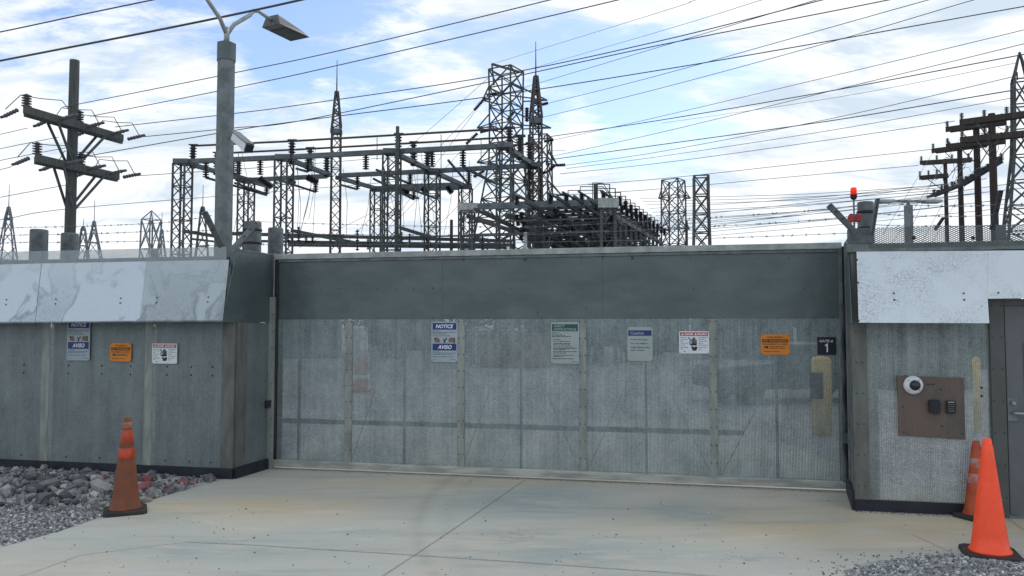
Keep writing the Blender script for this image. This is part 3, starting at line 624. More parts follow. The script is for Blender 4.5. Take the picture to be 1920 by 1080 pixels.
r_, W_, H_ = on_right('keypad', 1773, 751, 1791, 775, -.045, 'black keypad with rows of pale buttons on the brown board', 'keypad')
MB().box(-W_/2, W_/2, -.025, 0, 0, H_).build('keypad_body', M['black'], r_, .005)
MB().box(-W_*.32, W_*.32, -.0275, -.0255, H_*.86, H_*.93).build('status_strip', M['sign_grey'], r_)
for i in range(3):
    for j in range(4):
        cx, cz = (i-1)*W_*.22, H_*(.2+.17*j); MB().box(cx-.007, cx+.007, -.029, -.0255, cz-.006, cz+.006).build('key', M['insul_grey'], r_, .001)

# ---------------------------------------------------------------- signs
_tx = {}
def text_mesh(sx, bold=0, shear=0):
    key = (sx, bold, shear)
    if key in _tx: return _tx[key]
    cu = bpy.data.curves.new('t', 'FONT'); cu.body = sx; cu.size = 1; cu.offset = bold; cu.shear = shear; cu.resolution_u = 3; cu.fill_mode = 'FRONT'
    o = bpy.data.objects.new('t', cu); C.collection.objects.link(o); bpy.context.view_layer.update()
    me = bpy.data.meshes.new_from_object(o.evaluated_get(bpy.context.evaluated_depsgraph_get()))
    vs = [v.co.copy() for v in me.vertices]; fs = [tuple(p.vertices) for p in me.polygons]
    C.collection.objects.unlink(o); bpy.data.objects.remove(o); bpy.data.curves.remove(cu); bpy.data.meshes.remove(me)
    _tx[key] = (vs, fs); return vs, fs
def text(q, sx, x0, x1, z0, z1, y, bold=.02, shear=0):
    vs, fs = text_mesh(sx, bold, shear)
    a = min(v.x for v in vs); b = max(v.x for v in vs); c = min(v.y for v in vs); d = max(v.y for v in vs)
    q.add([(x0+(v.x-a)/(b-a)*(x1-x0), y, z0+(v.y-c)/(d-c)*(z1-z0)) for v in vs], fs)
def smallprint(q, x0, x1, z, h, y, seed, full=.9):
    rn = random.Random(seed); x = x0; end = x0+(x1-x0)*full
    while x < end:
        w_ = min(rn.uniform(2, 6)*h*.75, end-x); q.box(x, x+w_, y-.0004, y, z, z+h*rn.uniform(.75, 1)); x += w_+h*.7
def rrect(w_, h, r=.012):
    P = []
    for cx, cz, a0 in ((w_/2-r, r, -90), (w_/2-r, h-r, 0), (-w_/2+r, h-r, 90), (-w_/2+r, r, 180)):
        P += [(cx+r*math.cos(math.radians(a0+k*30)), cz+r*math.sin(math.radians(a0+k*30))) for k in range(4)]
    return P
def sign(F, px0, py0, px1, py1, off, plate, label, name='warning_sign', r=.012):
    (x0, z1), (x1, z0) = F.loc(px0, (py0), off), F.loc(px1, py1, off)
    e = empty(name, F.w((x0+x1)/2, off, z0), F.rz, label=label, cat='sign'); W_, H_ = x1-x0, z1-z0
    MB().slab(rrect(W_, H_, r), -.003, 0).build('sign_plate', M[plate], e)
    bolts(e, [(sx*(W_/2-.012), sz) for sx in (-1, 1) for sz in (.012, H_-.012)], -.003, .004, 'rivet')
    return e, W_, H_
def hdr(e, x0, x1, z0, z1, m): MB().box(x0, x1, -.0045, -.0031, z0, z1).build('banner', M[m], e)
Yt, Ys = -.006, -.0038
def notice(F, px0, py0, px1, py1, off, plate, label, dim=False):
    e, W, H = sign(F, px0, py0, px1, py1, off, plate, label)
    a, b = -W*.45, W*.45
    hdr(e, a, b, H*.80, H*.965, 'blue'); hdr(e, a, b, H*.285, H*.455, 'blue')
    q = MB(); text(q, 'NOTICE', -W*.33, W*.34, H*.835, H*.93, Yt, .025, .25); text(q, 'AVISO', -W*.25, W*.28, H*.32, H*.42, Yt, .025, .25); q.build('lettering', M['paper'], e)
    q = MB()
    for k, zz in enumerate((.76, .725, .69, .64)): smallprint(q, a, b, H*zz, H*.018, Ys, k, (.3, 1, .6, .75)[k])
    for k, zz in enumerate((.245, .215, .18, .12)): smallprint(q, a, b, H*zz, H*.018, Ys, k+9, (.3, .95, .85, .9)[k])
    smallprint(q, b-W*.2, b, H*.05, H*.02, Ys, 3); smallprint(q, a, a+W*.15, H*.05, H*.012, Ys, 4); q.build('small_print', M['ink_grey'], e)
    q = MB().slab([(-W*.36, H*.59), (-W*.38, H*.5), (-W*.24, H*.47), (-W*.16, H*.5), (-W*.18, H*.56), (-W*.26, H*.61)], -.0045, -.0032)
    q.slab([(W*.16, H*.49), (W*.36, H*.48), (W*.38, H*.56), (W*.33, H*.61), (W*.20, H*.60), (W*.15, H*.55)], -.0045, -.0032); q.build('hand_picture', M['skin'], e)
    q = MB().slab([(-.03*W, H*.47), (W*.04, H*.48), (W*.03, H*.53), (W*.11, H*.58), (W*.08, H*.60), (W*.0, H*.55), (-W*.07, H*.59), (-W*.02, H*.52)], -.0045, -.0032)
    q.box(W*.36, W*.40, -.0045, -.0032, H*.475, H*.60); q.box(-W*.38, -W*.33, -.0050, -.0046, H*.55, H*.6)
    q.build('figure_picture', M['ink'], e); return e
notice(GF, 809, 603, 858, 679, -.024, 'sign_dull', 'tall blue and white NOTICE / AVISO sign hung on the mesh gate')
notice(LF, 127, 600, 168, 676, -.022, 'sign_dull', 'NOTICE / AVISO sign tucked under the canopy on the left wall')
def danger(F, px0, py0, px1, py1, off, label):
    e, W, H = sign(F, px0, py0, px1, py1, off, 'white', label)
    hdr(e, -W*.46, W*.46, H*.79, H*.95, 'red')
    q = MB(); text(q, 'DANGER', -W*.31, -W*.02, H*.825, H*.915, Yt, .03); text(q, 'PELIGRO', W*.11, W*.42, H*.825, H*.915, Yt, .03)
    for x in (-W*.38, W*.055): q.slab([(x-W*.04, H*.825), (x+W*.04, H*.825), (x, H*.92)], Yt, Yt+.001)
    q.build('lettering', M['paper'], e)
    q = MB()
    for i, (dx, hh) in enumerate(((-.065, .66), (-.02, .72), (.025, .70), (.07, .62))):
        q.box(W*(dx-.018), W*(dx+.018), -.0045, -.0032, H*.45, H*hh)
    q.slab([(-W*.085, H*.36), (W*.09, H*.36), (W*.09, H*.449), (-W*.085, H*.449)], -.0045, -.0032)
    q.slab([(-W*.11, H*.30), (-W*.05, H*.33), (0, H*.27), (W*.05, H*.33), (W*.11, H*.30), (W*.10, H*.22), (W*.06, H*.13), (-W*.06, H*.13), (-W*.07, H*.22)], -.0045, -.0032)
    q.slab([(-W*.12, H*.44), (-W*.087, H*.44), (-W*.087, H*.37)], -.0045, -.0032)
    P = [(-.19, .73), (-.14, .66), (-.11, .58), (-.15, .50), (-.135, .42), (-.09, .37)]
    q.tube([(W*a_, -.0045, H*b_) for a_, b_ in P], W*.014, 6); q.build('hand_pictogram', M['ink'], e)
    q = MB()
    for k, zz in enumerate((.70, .62, .54, .45, .36, .26, .18)):
        smallprint(q, -W*.45, -W*.20, H*zz, H*.028, Ys, k, (.8, 1, .4, 1, .7, 1, .3)[k]); smallprint(q, W*.15, W*.45, H*zz, H*.028, Ys, k+20, (1, .8, 1, .5, 1, .8, .3)[k])
    smallprint(q, -W*.35, -W*.28, H*.07, H*.04, Ys, 5); q.build('small_print', M['ink_grey'], e)
danger(GF, 1273, 621, 1330, 663, -.026, 'white DANGER / PELIGRO sign with black hand pictogram on the gate')
danger(LF, 286, 644, 332, 682, -.024, 'white DANGER / PELIGRO sign with hand pictogram on the left wall')
def trespass(F, px0, py0, px1, py1, off, label):
    e, W, H = sign(F, px0, py0, px1, py1, off, 'orange', label, r=.02)
    hdr(e, -W*.45, W*.45, H*.60, H*.76, 'ink')
    q = MB(); text(q, 'NO TRESPASSING', -W*.42, W*.42, H*.635, H*.725, Yt, .02); q.build('lettering', M['orange'], e)
    q = MB(); text(q, 'DUKE ENERGY', -W*.28, W*.30, H*.81, H*.90, Ys, .02); text(q, 'PROHIBIDO EL PASO', -W*.42, W*.42, H*.47, H*.555, Ys, .02)
    q.slab([(-W*.40, H*.36), (-W*.36, H*.41), (-W*.24, H*.42), (-W*.24, H*.28), (-W*.30, H*.31)], -.0042, -.0032)
    smallprint(q, -W*.2, W*.4, H*.37, H*.04, Ys, 1); smallprint(q, -W*.2, W*.4, H*.30, H*.035, Ys, 2); smallprint(q, -W*.4, W*.2, H*.14, H*.03, Ys, 3)
    q.build('black_lettering', M['ink'], e)
trespass(GF, 1426, 627, 1481, 665, -.016, 'orange NO TRESPASSING sign on the gate left of the black number plate')
trespass(LF, 207, 643, 246, 678, -.022, 'orange NO TRESPASSING sign on the left wall')
e, W, H = sign(GF, 1033, 604, 1086, 682, -.026, 'sign_grey', 'tall SAFETY INSTRUCTIONS sign with green banner on the gate')
hdr(e, -W*.46, W*.46, H*.78, H*.95, 'green')
q = MB(); text(q, 'SAFETY', -W*.38, W*.0, H*.875, H*.935, Yt, .02); text(q, 'INSTRUCTIONS', -W*.38, W*.40, H*.795, H*.855, Yt, .02); q.build('lettering', M['sign_grey'], e)
q = MB()
for k, (zz, f, x) in enumerate(((.73, .25, 0), (.68, .5, 0), (.645, .75, 0), (.575, .3, .05), (.53, .7, .05), (.475, .72, .05), (.44, .7, .05), (.39, .8, .05), (.355, .95, .05), (.33, .5, .05), (.28, .98, .05), (.245, .5, .05), (.195, .85, .05), (.165, .4, .05), (.11, .85, 0))):
    smallprint(q, -W*(.46-x), W*.46, H*zz, H*.017, Ys, k, f)
smallprint(q, W*.25, W*.44, H*.04, H*.012, Ys, 2); q.build('small_print', M['ink'], e)
e, W, H = sign(GF, 1176, 613, 1224, 677, -.016, 'sign_grey', 'grey Caution sign with blue banner about the automatic gate', r=.03)
hdr(e, -W*.46, W*.46, H*.74, H*.90, 'blue')
q = MB(); text(q, 'Caution', -W*.38, W*.16, H*.775, H*.87, Yt, .015); q.build('lettering', M['sign_grey'], e)
q = MB(); text(q, 'Automatic gate', -W*.37, W*.32, H*.595, H*.655, Ys, .01); text(q, 'Do not tailgate', -W*.37, W*.30, H*.485, H*.545, Ys, .01); text(q, 'Gate closes after', -W*.37, W*.40, H*.375, H*.435, Ys, .01); text(q, 'each vehicle', -W*.37, W*.19, H*.295, H*.345, Ys, .01); q.build('black_lettering', M['ink'], e)
e, W, H = sign(GF, 1532, 632, 1568, 665, -.018, 'plate_black', 'small black plate reading GATE # 1 near the right end of the gate', 'number_plate', r=.003)
q = MB(); text(q, 'GATE #', -W*.38, W*.34, H*.69, H*.85, -.0045, .005); q.slab([(-W*.01, H*.14), (W*.06, H*.14), (W*.06, H*.63), (W*.01, H*.63), (-W*.11, H*.52), (-W*.08, H*.48), (-W*.01, H*.53)], -.0045, -.0035); q.build('lettering', M['paper'], e)

# ---------------------------------------------------------------- traffic cones
def cone(px, py, H, rb, label, m, bands=(), tilt=0, rz=0, cap=None, group='traffic cones at the gate'):
    g0 = ground(px, py); e = empty('traffic_cone', (g0.x, g0.y, .006), rz, label=label, cat='traffic cone', group=group); e.rotation_euler = (0, tilt, rz)
    b = rb*1.37; th = .035
    q = MB(); P = [(-b, -b*.8), (-b*.8, -b), (b*.8, -b), (b, -b*.8), (b, b*.8), (b*.8, b), (-b*.8, b), (-b, b*.8)]
    n = len(P); q.add([(x, y, 0) for x, y in P]+[(x*.97, y*.97, th) for x, y in P], [tuple(range(n))[::-1], tuple(range(n, 2*n))]+[(i, (i+1) % n, (i+1) % n+n, i+n) for i in range(n)])
    q.build('base', M['rubber'], e, .006)
    rt = .033
    R = lambda z: rb*.93+(rt-rb*.93)*((z-th)/(H-th))
    prof = [(rb*1.05, th), (rb*1.04, th+.012), (rb*.93, th+.03)]+[(R(z), z) for z in [th+.03+(H-.05-th-.03)*k/8 for k in range(1, 9)]]+[(rt+.001, H-.04), (rt+.002, H-.03), (rt-.001, H-.028), (rt-.003, H), (rt-.010, H), (rt-.012, H-.05)]
    MB().lathe(prof, n=40).build('cone_body', M[m], e)
    for z0, z1, mm_ in bands:
        MB().lathe([(R(H*z0)+.002, H*z0), (R(H*z0)+.0035, H*z0+.002), (R(H*z1)+.0035, H*z1-.002), (R(H*z1)+.002, H*z1)], n=40).build('band' if 'tape' in mm_ else 'tip', M[mm_], e)
    return e
cone(235, 961, .91, .142, 'dirty brown traffic cone with two orange bands in front of the rock pile', 'cone_old', ((.73, .87, 'cone_tape'), (.57, .68, 'cone_tape'), (.89, .955, 'cone_tip')), rz=math.radians(25))
cone(1857, 1043, .91, .147, 'clean bright orange traffic cone nearest to the camera on the right', 'cone_new', rz=math.radians(-20))
cone(1831, 973, .72, .115, 'faded traffic cone with worn tape half hidden behind the bright orange cone', 'cone_mid', ((.66, .78, 'cone_tape_worn'), (.45, .58, 'cone_tape_worn')), tilt=.03, rz=.35)

# ---------------------------------------------------------------- rocks, gravel and pebbles
def rock_shape(seed, sub=1, jag=.28):
    import bmesh
    rn = random.Random(seed); bm = bmesh.new(); bmesh.ops.create_icosphere(bm, subdivisions=1, radius=1)
    pl = [(Vector((rn.gauss(0, 1), rn.gauss(0, 1), rn.gauss(0, 1))).normalized(), rn.uniform(.5, .85)) for _ in range(7)]
    sc = Vector((rn.uniform(.8, 1.25), rn.uniform(.7, 1), rn.uniform(.55, .85)))
    for v in bm.verts:
        v.co += Vector((rn.uniform(-1, 1), rn.uniform(-1, 1), rn.uniform(-1, 1)))*jag*.5
        for d, h in pl:
            k = v.co.dot(d)
            if k > h: v.co -= d*(k-h)
        v.co = Vector((v.co.x*sc.x, v.co.y*sc.y, v.co.z*sc.z))
    bmesh.ops.triangulate(bm, faces=bm.faces); vs = [v.co.copy() for v in bm.verts]; fs = [tuple(v.index for v in f.verts) for f in bm.faces]; bm.free(); return vs, fs
shapes = [rock_shape(i) for i in range(14)]
def me_of(i, m, nm):
    me = bpy.data.meshes.new(nm); me.from_pydata(shapes[i][0], [], shapes[i][1]); me.materials.append(M[m]); return me
rock_me = [me_of(i, 'rock', 'rock') for i in range(14)]; red_me = [me_of(i, 'rock_red', 'red_rock') for i in range(14)]
def edge_y(x):     # y of the slab's left edge at x
    for a, b in zip(edge, edge[1:]):
        if a.x <= x <= b.x: return a.y+(b.y-a.y)*(x-a.x)/(b.x-a.x)
    if x < edge[0].x: return edge[0].y-(edge[0].x-x)*1.1
    return 99
def wall_y(x): return LF.o.y+(x-LF.o.x)*math.tan(LF.rz)
rn = random.Random(4); rocks = []
x = -8.6
redp = [ground(310, 915), ground(330, 905), ground(345, 900), ground(225, 900), ground(245, 935), ground(215, 880)]
while x < -3.32:
    wy = wall_y(x)-.10
    lo = max(edge_y(x)+.05, 8.05+.1*math.sin(x*3))
    y = lo
    while y < wy:
        t = min(1, max(0, (y-lo)/max(.2, wy-lo)))
        hump = min(.05, .10*max(0, min(1, (-3.6-x)/.8))*min(1, t*1.7)) 
        rocks.append((x+rn.uniform(-.06, .06), y+rn.uniform(-.06, .06), hump)); y += rn.uniform(.12, .19)
    x += .145
rn.shuffle(rocks); ind = 0; stuff = MB()
for (x, y, hp_) in rocks:
    sz = rn.choice((.035, .04, .045, .05, .06, .07, .09, .11))*(.98 if y < wall_y(x)-.6 else .75); y = min(y, wall_y(x)-.04-sz)
    if ind < 285:
        P = Vector((x, y, 0)); red = min((P-r).length for r in redp) < .30 and rn.random() < .75
        o = bpy.data.objects.new('rock', (red_me if red else rock_me)[rn.randrange(14)]); C.collection.objects.link(o)
        o.location = (x, y, hp_*rn.uniform(.55, 1)+sz*.35); o.scale = (sz*rn.uniform(.9, 1.3), sz, sz*rn.uniform(.8, 1.1)); o.rotation_euler = (rn.uniform(-.6, .6), rn.uniform(-.6, .6), rn.uniform(0, 6.3))
        if red: tag(o, 'rock splashed with red paint in the pile at the foot of the left wall', 'rock', 'red painted rocks')
        else: tag(o, 'unpainted grey angular rock in the pile at the foot of the left wall', 'rock', 'grey rocks in the pile')
        ind += 1
    else:
        vs, fs = shapes[rn.randrange(14)]; R_ = Matrix.Rotation(rn.uniform(0, 6), 3, 'Z'); stuff.add([R_ @ v*sz+Vector((x, y, hp_*.7+sz*.3)) for v in vs], fs)
for k in range(900):   # small chips filling in between
    x = rn.uniform(-8.4, -3.5); y = rn.uniform(7.9, 10.2)
    if y < edge_y(x)+.02 or y > wall_y(x)-.08: continue
    sz = rn.uniform(.018, .045); vs, fs = shapes[rn.randrange(14)]; R_ = Matrix.Rotation(rn.uniform(0, 6), 3, (rn.random(), rn.random(), 1))
    stuff.add([R_ @ v*sz+Vector((x, y, rn.uniform(.01, .06))) for v in vs], fs)
stuff.build('rock_chips', M['rock'], label='small grey stone chips between the rocks of the pile', cat='stones', kind='stuff')
# earth mound below the pile
q = MB(); nx, ny = 36, 8; V = []
for i in range(nx):
    x = -9+5.6*i/(nx-1)
    lo, hi = max(edge_y(x)+.1, 8.15), wall_y(x)-.03
    if lo > hi-.05: lo = hi-.05
    for j in range(ny):
        t = j/(ny-1); V.append((x, lo+(hi-lo)*t, .004+max(0, min(.03, .06*max(0, min(1, (-3.7-x)/.9))*min(1, t*1.8)))*(.8+.2*math.sin(i*1.3+j))))
q.add(V, [(i*ny+j, (i+1)*ny+j, (i+1)*ny+j+1, i*ny+j+1) for i in range(nx-1) for j in range(ny-1)], True)
q.build('gravel_bank', M['gravel'], kind='structure')
import math as _m
tiny = []
for i in range(8):
    r2 = random.Random(50+i); vs = [Vector((sx*r2.uniform(.6, 1), sy*r2.uniform(.5, .9), sz_*r2.uniform(.4, .75))) for sx, sy, sz_ in ((-1, -1, -1), (1, -1, -1), (1, 1, -1), (-1, 1, -1), (-1, -1, 1), (1, -1, 1), (1, 1, 1), (-1, 1, 1))]
    tiny.append(vs)
BF = [(3, 2, 1, 0), (4, 5, 6, 7), (0, 1, 5, 4), (1, 2, 6, 5), (2, 3, 7, 6), (3, 0, 4, 7)]
def scatter(q, x, y, z, sz, rn):
    R_ = Matrix.Rotation(rn.uniform(0, 6.3), 3, Vector((rn.uniform(-1, 1), rn.uniform(-1, 1), rn.uniform(-1, 1)+.01)).normalized())
    q.add([R_ @ v*sz+Vector((x, y, z)) for v in tiny[rn.randrange(8)]], BF)
q = MB(); rn = random.Random(11)
for k in range(30000):
    x = rn.uniform(-7.5, -3.3); y = rn.uniform(5.2, 8.9)
    ey = edge_y(x)
    if y < ey+rn.gauss(-.0, .03)+.01 or x/y < -.70 or y > max(8.35, ey+.55): continue
    scatter(q, x, y, rn.uniform(.0, .018), rn.uniform(.006, .014), rn)
q.build('gravel', M['stone'], label='loose blue grey gravel left of the concrete edge', cat='gravel', kind='stuff')
# gravel patch lower right
q = MB(); cx, cy = ground(1835, 1085).x, ground(1835, 1085).y
mv = MB(); V = []
ro = [.95, 1.0, 1.1, .97, .9, 1.0, 1.12, 1.0, .93, 1.05, 1.0, .96]
for k in range(9000):
    a = rn.uniform(0, 6.283); t = math.sqrt(rn.random())*1.02
    rr = ro[int(a/6.284*12)]*(1+.03*math.sin(9*a))
    x = cx+.88*t*rr*math.cos(a); y = cy+.50*t*rr*math.sin(a)
    scatter(q, x, y, .008+.022*(1-t*t)*rn.random()+rn.uniform(0, .01), rn.uniform(.006, .014), rn)
for k in range(260):
    a = rn.uniform(0, 6.283); t = 1+abs(rn.gauss(0, .18)); scatter(q, cx+.88*t*math.cos(a), cy+.50*t*math.sin(a), .01, rn.uniform(.004, .009), rn)
q.build('gravel', M['stone'], label='patch of loose gravel spilled around the bright orange cone', cat='gravel', kind='stuff')
for ring in range(6):
    t = ring/5
    for k in range(24): a = k/24*6.283; V.append((cx+.9*t*math.cos(a), cy+.52*t*math.sin(a), .008+.018*(1-t*t)))
mv.add(V, [(r*24+k, r*24+(k+1) % 24, (r+1)*24+(k+1) % 24, (r+1)*24+k) for r in range(5) for k in range(24)], True); mv.build('gravel_bed', M['gravel'], kind='structure')
q = MB()
for k in range(260):
    p = ground(rn.uniform(60, 1900), 880+200*rn.random()**.8)
    if p.y < edge_y(p.x)-.0 or edge_y(p.x) > 90 or p.x > 2.9 or True:
        if p.x < edge[-1].x and p.y > edge_y(p.x)-.05: continue
        if p.y > GF.o.y+(p.x-GF.o.x)*math.tan(GF.rz)-.1 and p.x < 3.4: continue
        if p.x >= 3.3 and p.y > 7.5: continue
        scatter(q, p.x, p.y, .009, rn.choice((.003, .003, .004, .005, .007, .010)), rn)
# dirt and crumbs along the foot of the gate and of the right wall
for k in range(500):
    t = rn.random()*L; p = GF.w(t, -.07-abs(rn.gauss(0, .03)), 0); scatter(q, p.x, p.y, .008, rn.uniform(.002, .006), rn)
    t = rn.random()*1.3; p = RF.w(t, -.035-abs(rn.gauss(0, .03)), 0); scatter(q, p.x, p.y, .008, rn.uniform(.002, .007), rn)
q.build('pebbles', M['stone'], label='scattered pebbles and crumbs on the concrete drive', cat='pebbles', kind='stuff')

# ---------------------------------------------------------------- posts, beacon and barbed wire on the walls
def round_post(px0, px1, py_top, Y, label, bands=0, name='fence_post'):
    a, b = at_Y(px0, py_top, Y), at_Y(px1, py_top, Y); r = (b.x-a.x)/2
    e = empty(name, ((a.x+b.x)/2, Y, 0), label=label, cat='post')
    MB().lathe([(r, 0), (r, a.z-.02), (r*.93, a.z-.005), (r*.6, a.z)], n=24).build('post_body', M['galv_post'], e)
    for k in range(bands): MB().lathe([(r+.003, 0), (r+.009, .004), (r+.009, .026), (r+.003, .03)], (0, 0, a.z-.13-.17*k), n=24).build('strap', M['black'], e)
    return e
round_post(58, 89, 430, 10.9, 'round grey steel post leftmost behind the left wall')
round_post(116, 146, 437, 11.3, 'round grey steel post behind the left wall beside the wooden pole')
round_post(458, 490, 415, 10.25, 'round steel post with three black straps right of the lamp pole', 3)
round_post(503, 531, 427, 10.9, 'plain round steel post behind the left end of the gate')
bp = round_post(1608, 1637, 378, 8.35, 'round steel post with two black straps at the right end of the gate', 2)
round_post(1868, 1885, 423, 8.0, 'short round post top behind the right parapet mesh')
def P8(px, py, Y=8.3): return at_Y(px, py, Y)
b0, b1 = P8(1602, 432, 8.15), P8(1602, 342, 8.15)
e = empty('beacon', (b0.x, b0.y, b0.z), label='red beacon light on a thin pole above the gate corner', cat='beacon')
h = b1.z-b0.z
MB().tube([(0, 0, 0), (0, 0, h*.66)], .0095, 8).build('stem', M['galv'], e)
MB().lathe([(.018, 0), (.030, .012), (.034, .045), (.036, .05)], (0, 0, h*.64), n=20).build('base', M['black'], e)
MB().lathe([(.031, 0), (.031, .055), (.029, .07), (.02, .076), (.001, .078)], (0, 0, h*.64+.05), n=20).build('dome', M['beacon'], e)
b0 = P8(1604, 410, 8.2)
e = empty('siren_horn', (b0.x, b0.y, b0.z), label='small dark red siren horn beside the strapped post below the beacon', cat='siren')
MB().box(-.02, .045, -.04, .02, -.035, .045).build('siren_body', M['siren'], e, .006)
MB().lathe([(.018, 0), (.026, .02), (.048, .04), (.05, .045)], (-.015, -.01, .0), n=16, ax=(-1, -.4, 0)).build('horn', M['siren'], e)
def arm(px0, py0, px1, py1, Y, wd, m, label, Y1=None):
    a, b = at_Y(px0, py0, Y), at_Y(px1, py1, Y1 or Y)
    e = empty('fence_outrigger', a, label=label, cat='wire arm'); d = b-a; n_ = Vector((0, 1, 0))
    MB().bar((0, 0, 0), d, .004, wd, up=Vector((0, 0, 1))).build('angle_flange', M[m], e)
    MB().bar(Vector((0, .018, 0)), d+Vector((0, .018, 0)), .03, wd*.9).build('angle_web', M[m], e)
    q = MB()
    for t in (.5, .75, .97): q.lathe([(.008, 0), (.008, .02)], d*t+Vector((0, -.002, 0)), n=6, ax=(0, -1, 0))
    q.build('wire_clip', M['bolt'], e)
arm(1605, 436, 1555, 384, 7.75, .055, 'galv_post', 'grey barbed wire arm leaning left over the gate corner')
arm(1636, 440, 1647, 372, 7.7, .045, 'galv_post', 'upright grey wire arm right of the beacon post')
arm(434, 470, 482, 417, 9.2, .07, 'galv', 'light grey wire arm leaning right across the strapped post')
arm(415, 462, 383, 398, 9.2, .07, 'far_steel', 'dark wire arm leaning left beside the lamp pole')
arm(1862, 430, 1878, 357, 7.2, .035, 'black', 'thin black wire arm on the right parapet')
arm(1755, 430, 1770, 408, 9.2, .03, 'black', 'short black wire arm behind the parapet between two wooden poles')
def strand(P, r, m, name, label, cat, group=None, barbs=0, sag=0.0, seg=14):
    q = MB(); pts = []
    for a, b in zip(P, P[1:]):
        for k in range(seg): t = k/seg; pts.append(a.lerp(b, t)-Vector((0, 0, sag*4*t*(1-t))))
    pts.append(P[-1]); o = pts[0].copy(); pts = [p-o for p in pts]
    q.tube(pts, r, 5)
    if barbs:
        rn_ = random.Random(len(label)); tot_ = 0
        for a, b in zip(pts, pts[1:]):
            l_ = (b-a).length; tot_ += l_
            while tot_ > barbs:
                tot_ -= barbs; c = a.lerp(b, rn_.random())
                for _ in range(2):
                    d = Vector((rn_.uniform(-.4, .4), rn_.uniform(-1, 1), rn_.uniform(-1, 1))).normalized()*.017; q.bar(c-d, c+d, .003)
                q.bar(c-(b-a).normalized()*.01, c+(b-a).normalized()*.01, .008)
    ob = q.build(name, M[m], label=label, cat=cat, group=group); ob.location = o; return ob
for k, (ya, yb, word) in enumerate(((428, 412, 'top'), (442, 427, 'middle'), (456, 445, 'lowest'))):
    strand([at_Y(-300, ya+5, 11.4), at_Y(60, ya-2, 10.6), at_Y(300, yb+6, 9.8), at_Y(398+k*6, yb-8+k*12, 9.3)], .0028, 'barb', 'barbed_wire', '%s of three barbed wire strands above the left wall' % word, 'barbed wire', 'barbed wire strands', .10, .01)
for k, (a_, b_, word) in enumerate((((472, 415), (1558, 392), 'top'), ((460, 436), (1575, 410), 'middle'), ((450, 458), (1592, 437), 'lowest'))):
    strand([at_Y(*a_, 9.4), at_Y(985, 434+k*14-8, 9.0), at_Y(*b_, 8.0)], .0026, 'barb', 'barbed_wire', '%s of three barbed wire strands above the gate' % word, 'barbed wire', 'barbed wire strands', .12, .015)
for k, (a_, b_, word) in enumerate((((1647, 378), (1873, 383), 'top'), ((1643, 400), (1869, 402), 'middle'), ((1640, 421), (1864, 422), 'lowest'))):
    strand([at_Y(*a_, 7.7), at_Y(1760, a_[1]+8-k*3, 7.5), at_Y(*b_, 7.2), at_Y(2150, b_[1]-5, 6.9)], .0026, 'barb', 'barbed_wire', '%s of three barbed wire strands above the right wall' % word, 'barbed wire', 'barbed wire strands', .11, .01)

# ---------------------------------------------------------------- lamp pole
pb = at_Y(421, 300, 10.5); lp = empty('lamp_post', (pb.x, 10.5, 0), label='square grey steel lamp post with two arms behind the left wall', cat='street lamp')
zc0, zc1 = at_Y(421, 115, 10.5).z, at_Y(421, 82, 10.5).z
q = MB(); q.lathe([(.122, 0), (.118, zc0)], n=8, smooth=False); q.build('pole', M['galv'], lp, .004)
q = MB(); q.lathe([(.128, zc0-.002), (.128, zc1), (.05, zc1+.012)], n=8, smooth=False); q.build('pole_cap', M['galv_sheet'], lp, .004)
MB().tube([(0, 0, zc1), (0, 0, zc1+.22)], .037, 12).build('stub', M['galv_light'], lp)
d = Vector((.453, .891, 0)); 
for sgn in (1, -1):
    dd = d*sgn; zb = zc1+.12
    P = [Vector((0, 0, zb)), dd*.12+Vector((0, 0, zb+.18)), dd*.40+Vector((0, 0, 6.10)), dd*.47+Vector((0, 0, 6.19)), dd*.56+Vector((0, 0, 6.22)), dd*.68+Vector((0, 0, 6.20)), dd*.86+Vector((0, 0, 6.165))]
    MB().tube(P, .028, 10).build('lamp_arm', M['galv_light'], lp)
    sd_ = Vector((dd.y, -dd.x, 0)); q = MB()
    def hp(s_, w_, z): return dd*s_+sd_*w_+Vector((0, 0, z))
    q.hexa([hp(.80, -.17, 6.09), hp(.80, .17, 6.09), hp(1.42, .19, 6.09), hp(1.42, -.19, 6.09), hp(.82, -.11, 6.25), hp(.82, .11, 6.25), hp(1.34, .12, 6.17), hp(1.34, -.12, 6.17)])
    hd = q.build('lamp_head', M['insul_grey'], lp, .012)
    q = MB(); q.hexa([hp(.95, -.14, 6.080), hp(.95, .14, 6.080), hp(1.38, .15, 6.080), hp(1.38, -.15, 6.080), hp(.95, -.14, 6.0885), hp(.95, .14, 6.0885), hp(1.38, .15, 6.0885), hp(1.38, -.15, 6.0885)]); q.build('lens', M['far_steel'], hd)
# bullet camera on the pole
c0, c1 = at_Y(441, 256, 10.35), at_Y(466, 277, 10.15)
e = empty('security_camera', c0, label='white bullet security camera mounted on the lamp post', cat='camera'); dv = (c1-c0)
MB().bar((-.06, .1, .0), (.02, .0, -.01), .03).build('bracket', M['black'], e)
MB().bar((0, 0, 0), dv*1.0, .11, .11).build('camera_body', M['camera_white'], e, .012)
MB().bar(dv*-.02+Vector((0, -.0, .066)), dv*1.1+Vector((0, 0, .066)), .13, .014).build('sun_shield', M['galv_sheet'], e, .003)
MB().bar(dv*1.001, dv*1.10, .105, .105).build('lens_face', M['black'], e, .006)
